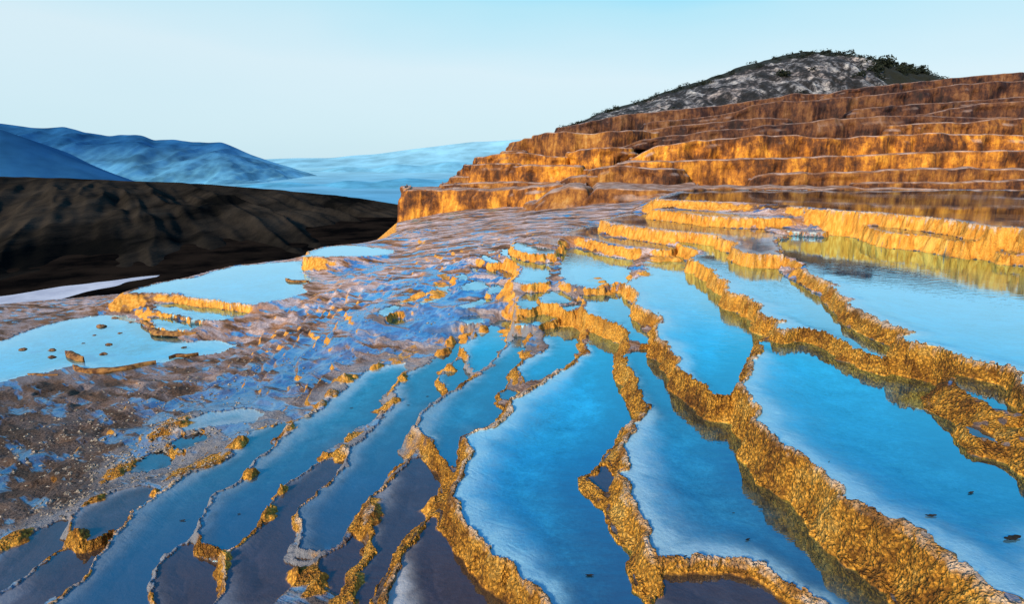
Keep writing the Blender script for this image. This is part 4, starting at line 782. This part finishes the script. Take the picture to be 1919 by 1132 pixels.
# rocky hill behind the cliff
def mat_rockhill():
    m, t, b = newmat('grey_crag'); p = t.pos()
    at = t.attr('scrub'); n = t.math('ADD', t.math('MULTIPLY', t.noise(t.mapping(p, (1, .6, .35), (0, .3, 0)), .26, 6, .65, .5), .62), t.math('MULTIPLY', t.noise(t.mapping(p, (1, .8, .5)), 1.1, 6, .7), .38))
    g = t.ramp(n, [(.41, (.004, .004, .006)), (.49, (.025, .025, .032)), (.54, (.17, .17, .20)), (.62, (.60, .58, .60))])
    br = t.ramp(t.noise(p, .09, 2), [(.5, 0.), (.62, 1.)])
    g = t.mix(t.math('MULTIPLY', br, .3), g, t.mix(1., g, (1.0, .62, .42), 'MULTIPLY'))
    sc = t.ramp(t.math('ADD', at, t.math('MULTIPLY', t.math('SUBTRACT', t.noise(p, .45, 5, .6), .5), 1.6)), [(.45, 0.), (.58, 1.)])
    g = t.mix(sc, g, t.mix(t.noise(p, 2., 3), (.004, .007, .006), (.014, .018, .013)))
    setin(t, b, Base_Color=g, Roughness=.95, Normal=t.bump(n, .9, 1.6)); return m
M_CRAG = mat_rockhill()
skx = [1040,1090,1120,1150,1200,1250,1300,1340,1370,1400,1440,1470,1495,1520,1560,1600,1640,1680,1710,1740,1780,1840,1950]
sky_ = [245,228,213,203,188,170,155,143,131,121,112,103,97,96,98,104,115,124,131,142,158,185,230]
xs = np.linspace(1040, 1950, 520); yt_ = smooth1(np.interp(xs, skx, sky_), 4)+1.2*vnoise(xs*.09, xs*0)
rows = 220; V = []; scr = []
base = at_depth(xs, np.full(520, 262.), np.full(520, 118.)); topp = at_depth(xs, yt_, np.full(520, 165.))
for r in np.linspace(0, 1, rows):
    p = base*(1-r)+topp*r
    # steep crag between scrubby foot and scrubby crown
    yy = r; p[:, 1] = base[:, 1]+(topp[:, 1]-base[:, 1])*(.25*r+.75*sstep(.55, 1.05, r)*1.0)*1.0 if False else base[:, 1]+(topp[:, 1]-base[:, 1])*r**1.6
    hgt = sstep(0, .1, r)*sstep(1.0, .9, r)
    d = 3.2*fbm(p[:, 0]*.09, p[:, 2]*.07, np.full(520, .3), o=2)+2.6*np.abs(fbm(p[:, 0]*.25, p[:, 2]*.11, p[:, 1]*.05, o=4))+.8*vnoise(p[:, 0]*1.1, p[:, 2]*.6)
    p[:, 1] -= d*hgt*1.3; p[:, 2] += .5*fbm(p[:, 0]*.5, p[:, 1]*.5)*hgt
    V.append(p)
    right = sstep(1570, 1650, xs); left = sstep(1330, 1180, xs)*.25
    scr.append(np.clip(.12+1.0*sstep(.86, .97, r)+right*.75+left+.15*sstep(.5, .2, r), 0, 1))
for k in (1, 2):
    q = V[rows-1].copy(); q[:, 1] += 15*k; q[:, 2] -= 4*k*k; V.append(q); scr.append(np.ones(520))
V = np.concatenate(V); ix = np.arange((rows+2)*520).reshape(rows+2, 520)
o = mesh_obj('rocky_hill', V, np.stack([ix[:-1, :-1], ix[:-1, 1:], ix[1:, 1:], ix[1:, :-1]], -1).reshape(-1, 4), M_CRAG, dict(scrub=np.concatenate(scr))); tag(o, kind='structure')
crest = V.reshape(rows+2, 520, 3)
# trees and shrubs on the hill
M_LEAF = mat_simple('dark_foliage', (.004, .008, .006), (.022, .030, .018), 1.5, rough=.9, bumpd=.05)
M_BARK = mat_simple('bark', (.02, .015, .01), (.05, .04, .03), 3)
def tree_mesh(seed, h, w):
    rg = np.random.RandomState(seed); n = 420
    c = rg.randn(9, 3)*[w*.28, w*.28, h*.14]+[0, 0, h*.6]; rad = rg.uniform(.22, .4, 9)*w
    k = rg.randint(0, 9, n); dv = rg.randn(n, 3); dv /= np.linalg.norm(dv, axis=1, keepdims=True)
    pc = c[k]+dv*rad[k][:, None]*rg.uniform(.6, 1.1, (n, 1)); sz = rg.uniform(.05, .11, (n, 1))*w
    a = rg.randn(n, 3); a /= np.linalg.norm(a, axis=1, keepdims=True); b_ = np.cross(a, rg.randn(n, 3)); b_ /= np.linalg.norm(b_, axis=1, keepdims=True)
    V = np.stack([pc-a*sz, pc+b_*sz, pc+a*sz, pc-b_*sz], 1).reshape(-1, 3); return V, np.arange(4*n).reshape(n, 4)
def tree(label, pos, h, w, seed):
    root = empty('tree', tuple(float(v) for v in pos), label, 'tree', 'dark trees on the rocky hill')
    V, f = tree_mesh(seed, h, w); mesh_obj('crown', V+np.array(root.location), f, M_LEAF, parent=root, smooth=False)
    a = np.linspace(0, 2*np.pi, 6, endpoint=False); V = []
    for z, r in ((-.5, .05*w), (h*.35, .035*w), (h*.7, .015*w)): V.append(np.stack([r*np.cos(a)+.03*z, r*np.sin(a), np.full(6, z)], -1))
    V = np.concatenate(V); ix = np.arange(18).reshape(3, 6)
    f = np.stack([ix[:-1], np.roll(ix[:-1], -1, 1), np.roll(ix[1:], -1, 1), ix[1:]], -1).reshape(-1, 4)
    mesh_obj('trunk', V+np.array(root.location), f, M_BARK, parent=root)
names = ['lone round tree at the right end of the hill crest', 'low dark tree at the far right foot of the hill crest', 'rounded dark tree left of the lone tree', 'broad tree second from the lone tree', 'small tree third from the lone tree on the crest',
 'dark tree halfway down the right crest', 'small tree on the upper right crest', 'tiny tree near the middle of the right crest', 'tiny tree right of the summit', 'single tiny tree on the summit', 'dark bush tree on the flank under the right crest', 'dark round tree in the gully of the crag',
 'low dark tree below the crest beside the travertine skyline', 'bushy tree on the flank right of the grey crag', 'small tree on the flank below the rounded one', 'dark tree at the right edge of the crag', 'small dark tree above the pale patch', 'little tree left of the lone tree on the flank']
spots = [(1727,None,2.6,2.8),(1744,None,1.4,2.0),(1705,None,2.1,2.6),(1692,None,2.0,2.4),(1679,None,1.6,2.0),(1664,None,1.7,1.8),(1650,None,1.3,1.6),(1626,None,1.0,1.3),(1555,None,.9,1.0),(1500,None,.9,.9),
 (1640,138,2.8,4.0),(1441,158,3.0,4.2),(1668,148,2.4,3.6),(1622,135,3.4,4.6),(1695,146,2.2,3.2),(1612,150,3.6,4.0),(1570,162,2.0,2.6),(1715,143,2.,3.)]
for nm, (x, y, h, w) in zip(names, spots):
    j = int(np.clip((x-1040)/910*519, 0, 519))
    if y is None: pos = crest[rows-3, j]
    else:
        yy = (yt_[j]); r = np.clip((262-y)/(262-yy), 0, 1); pos = crest[int(r*(rows-1)), j]+[0, -.6, -h*.3]
    tree(nm, pos, h*.7, w*.62, int(x))
rg = np.random.RandomState(5); VV_ = []; ff = []
base_leaf = [tree_mesh(90+k, 1, 1) for k in range(4)]; off = 0
for _ in range(230):
    j = rg.randint(5, 515); r = rg.choice([rg.uniform(.88, .995), rg.uniform(.2, .9)], p=[.7, .3])
    x = xs[j]
    if r < .88 and x < 1580 and rg.rand() < .5: continue
    p = crest[int(r*(rows-1)), j]; V0, f0 = base_leaf[rg.randint(4)]; sc_ = rg.uniform(.5, 1.3)*(1.5 if x > 1580 else 1)
    sel = rg.permutation(len(f0))[:110]; V1 = V0.reshape(-1, 4, 3)[sel].reshape(-1, 3)
    VV_.append((V1-[0, 0, .35])*sc_*[1.6, 1.6, 1]+p); ff.append(np.arange(440).reshape(110, 4)+off); off += 440
tag(mesh_obj('scrub', np.concatenate(VV_), np.concatenate(ff), M_LEAF, smooth=False), 'low dark scrub scattered over the grey crag', 'scrub', kind='stuff')
# pebbles on the lower left slope
Vg = []; fg = []; off = 0
cube = np.array([(1,0,0),(0,1,0),(-1,0,0),(0,-1,0),(0,0,1.)]); cf = np.array([(0,1,4),(1,2,4),(2,3,4),(3,0,4)])
def zat(x, y):
    r = math.hypot(x, y); a = math.atan2(x, y)
    i = int(np.clip(np.searchsorted(RR, r), 0, NR-1)); j = int(np.clip(np.searchsorted(AZ, a), 0, NA-1)); return V3[i, j, 2], own[i, j]
bands = [(330, 815, 60, 30, 260), (230, 870, 120, 25, 240), (560, 800, 120, 10, 160), (150, 940, 110, 22, 200), (330, 900, 130, 22, 220), (300, 760, 280, 70, 420), (450, 690, 250, 60, 260), (150, 820, 160, 60, 300), (700, 620, 180, 60, 150)]
for bx, by, wx_, wy_, cnt in bands:
    for _ in range(cnt):
        x = bx+rg.randn()*wx_*.5; y = by+rg.randn()*wy_*.5-(x-bx)*.22
        if y < 580: continue
        q = on_level(x, y, 2.75); z, ow = zat(*q)
        q = on_level(x, y, EYE-z); z, ow = zat(*q)
        if ow >= 0: continue
        r = rg.uniform(.006, .02)*(1.6 if rg.rand() < .08 else 1)
        a = rg.rand()*6.28; M_ = np.array([[math.cos(a), -math.sin(a), 0], [math.sin(a), math.cos(a), 0], [0, 0, 1]])
        v = (cube*(1+.3*rg.randn(5, 1)))@M_.T*r*[1.2, 1, .8]+[q[0], q[1], z-.002]
        Vg.append(v); fg.append(cf+off); off += 5
M_PEB = mat_simple('pebble', (.06, .05, .045), (.42, .36, .32), 60, bumpd=.002)
tag(mesh_obj('gravel', np.concatenate(Vg), np.concatenate(fg), M_PEB, smooth=False), 'loose gravel strewn over the lower left slope', 'gravel', kind='stuff')
# ------------------------------------------------------------------ sky, sun, camera
w = bpy.data.worlds.new('World'); SC.world = w; w.use_nodes = True; wt = NT(w); nt = w.node_tree
bg = nt.nodes['Background']
SUN_EL, SUN_AZ = math.radians(27), math.radians(218)     # behind the viewer, to the left
sk = wt.add('ShaderNodeTexSky', sky_type='NISHITA', sun_disc=False); sk.sun_elevation = SUN_EL; sk.sun_rotation = SUN_AZ
tc = wt.add('ShaderNodeTexCoord'); sp = wt.add('ShaderNodeSeparateXYZ'); wt.link(tc.outputs['Generated'], sp.inputs[0])
cl = wt.noise(wt.mapping(tc.outputs['Generated'], (1, 1, 3.5)), 2.2, 3, .5)
el = wt.math('ADD', sp.outputs[2], wt.math('MULTIPLY', wt.math('SUBTRACT', cl, .5), .10))
el = wt.math('ADD', el, wt.math('MULTIPLY', sp.outputs[0], .05))
rmp = wt.ramp(el, [(0., (.64, .87, .97)), (.14, (.74, .92, 1.0)), (.245, (.50, .86, 1.0)), (.32, (.07, .72, 1.08)), (.50, (.02, .44, .92)), (.70, (.06, .20, .46)), (1., (.08, .15, .30))])
nis = wt.mix(1., sk.outputs[0], (.10, .10, .10), 'MULTIPLY')
wt.link(wt.mix(.88, nis, rmp), bg.inputs[0]); bg.inputs[1].default_value = 1.0
sun = bpy.data.lights.new('sun', 'SUN'); sun.energy = 4.7; sun.angle = math.radians(7); sun.color = (1, .80, .52)
so = bpy.data.objects.new('sun', sun); COL.objects.link(so)
dv = Vector((math.sin(SUN_AZ)*math.cos(SUN_EL), math.cos(SUN_AZ)*math.cos(SUN_EL), math.sin(SUN_EL)))
so.rotation_euler = (-dv).to_track_quat('-Z', 'Y').to_euler(); so.location = (0, -5, 12)
cam = bpy.data.cameras.new('camera'); cam.sensor_width = 36; cam.lens = 36*F/1919; cam.clip_start = .05; cam.clip_end = 40000
co = bpy.data.objects.new('camera', cam); COL.objects.link(co); co.location = (0, 0, EYE); co.rotation_euler = (math.pi/2-TH, 0, 0)
SC.camera = co
SC.render.engine = 'CYCLES'
SC.cycles.max_bounces = 5; SC.cycles.transparent_max_bounces = 8; SC.cycles.diffuse_bounces = 2; SC.cycles.glossy_bounces = 3
SC.view_settings.view_transform = 'Standard'; SC.view_settings.look = 'None'; SC.view_settings.exposure = 0

# dark leaves lying in the shallow water
M_DEAD = mat_simple('wet_dead_leaf', (.006, .006, .006), (.03, .022, .015), 40, bumpd=.002)
def leaf(label, t, x, y, D, L, rot):
    c = on_level(*P('%s %g,%g' % (t, x, y))[0], D); n = 12; V = []
    for u in np.linspace(-1, 1, n):
        w_ = .32*(1-u*u)**.7*(1+.2*math.sin(u*9+x)); cy = .10*math.sin(u*2.2)
        for v_ in (-1, 0, 1): V.append((u, cy+v_*w_, .10*u*u+.06*abs(v_)))
    V = np.array(V)*L; a = rot; V = np.stack([V[:, 0]*math.cos(a)-V[:, 1]*math.sin(a), V[:, 0]*math.sin(a)+V[:, 1]*math.cos(a), V[:, 2]], -1)+[c[0], c[1], EYE-D+.004]
    ix = np.arange(3*n).reshape(n, 3)
    o = mesh_obj('leaf', V, np.stack([ix[:-1, :-1], ix[1:, :-1], ix[1:, 1:], ix[:-1, 1:]], -1).reshape(-1, 4), M_DEAD, origin=np.array([c[0], c[1], EYE-D+.004]))
    tag(o, label, 'leaf', 'dark leaves floating in the pools')
for a in [('largest dark leaf, at the right edge in the widest blue pool', 'd', 1830, 648, 1.56, .045, .1), ('long dark leaf left of the largest one in the widest blue pool', 'd', 1220, 478, 1.56, .028, -.1),
          ('faint dark leaf above the long one in the widest blue pool', 'd', 1520, 305, 1.56, .020, .2), ('tiny dark speck leaf by the pale margin of the widest blue pool', 'd', 457, 72, 1.56, .008, .5),
          ('dark leaf in the grey part of the long pool at lower centre right', 'f', 1603, 656, 1.82, .016, .3), ('small dark leaf above it in the long pool at lower centre right', 'f', 1497, 456, 1.82, .009, 0),
          ('dark leaf near the thin rim corner of the long lower pool', 'f', 1135, 782, 1.82, .012, .4), ('slender dark leaf low in the biggest turquoise pool', 'f', 420, 925, 1.97, .022, -.15),
          ('dark leaf in the long grey blue pool at the lower left', 'j', 570, 512, 2.50, .022, 0), ('biggest dark leaf in the broad blue grey pool, above the brown lip', 'j', 1112, 660, 2.40, .028, .05),
          ('small dark leaf in the broad blue grey pool under its pale ridge', 'j', 992, 462, 2.40, .014, .2), ('black leaf on the pale margin at the lower left golden edge', 'j', 188, 585, 2.50, .010, .3),
          ('dark leaf in the blue pool left of the golden fangs', 'g', 236, 742, 2.40, .020, .1), ('dark leaf in the long blue grey pool beside the short golden dam', 'g', 803, 655, 2.30, .018, .1),
          ('second dark leaf, lower in the same long blue grey pool', 'g', 662, 720, 2.30, .018, 0), ('black speck leaf right of the lowest golden fang', 'g', 320, 872, 2.36, .010, 0),
          ('small black leaf by the pale edge of the enclosed blue pool at the right', 'c', 1452, 548, 1.42, .009, 0), ('black leaf tip at the pointed rim of the large cyan pool', 'c', 1030, 233, 1.30, .012, 0)]:
    leaf(*a)
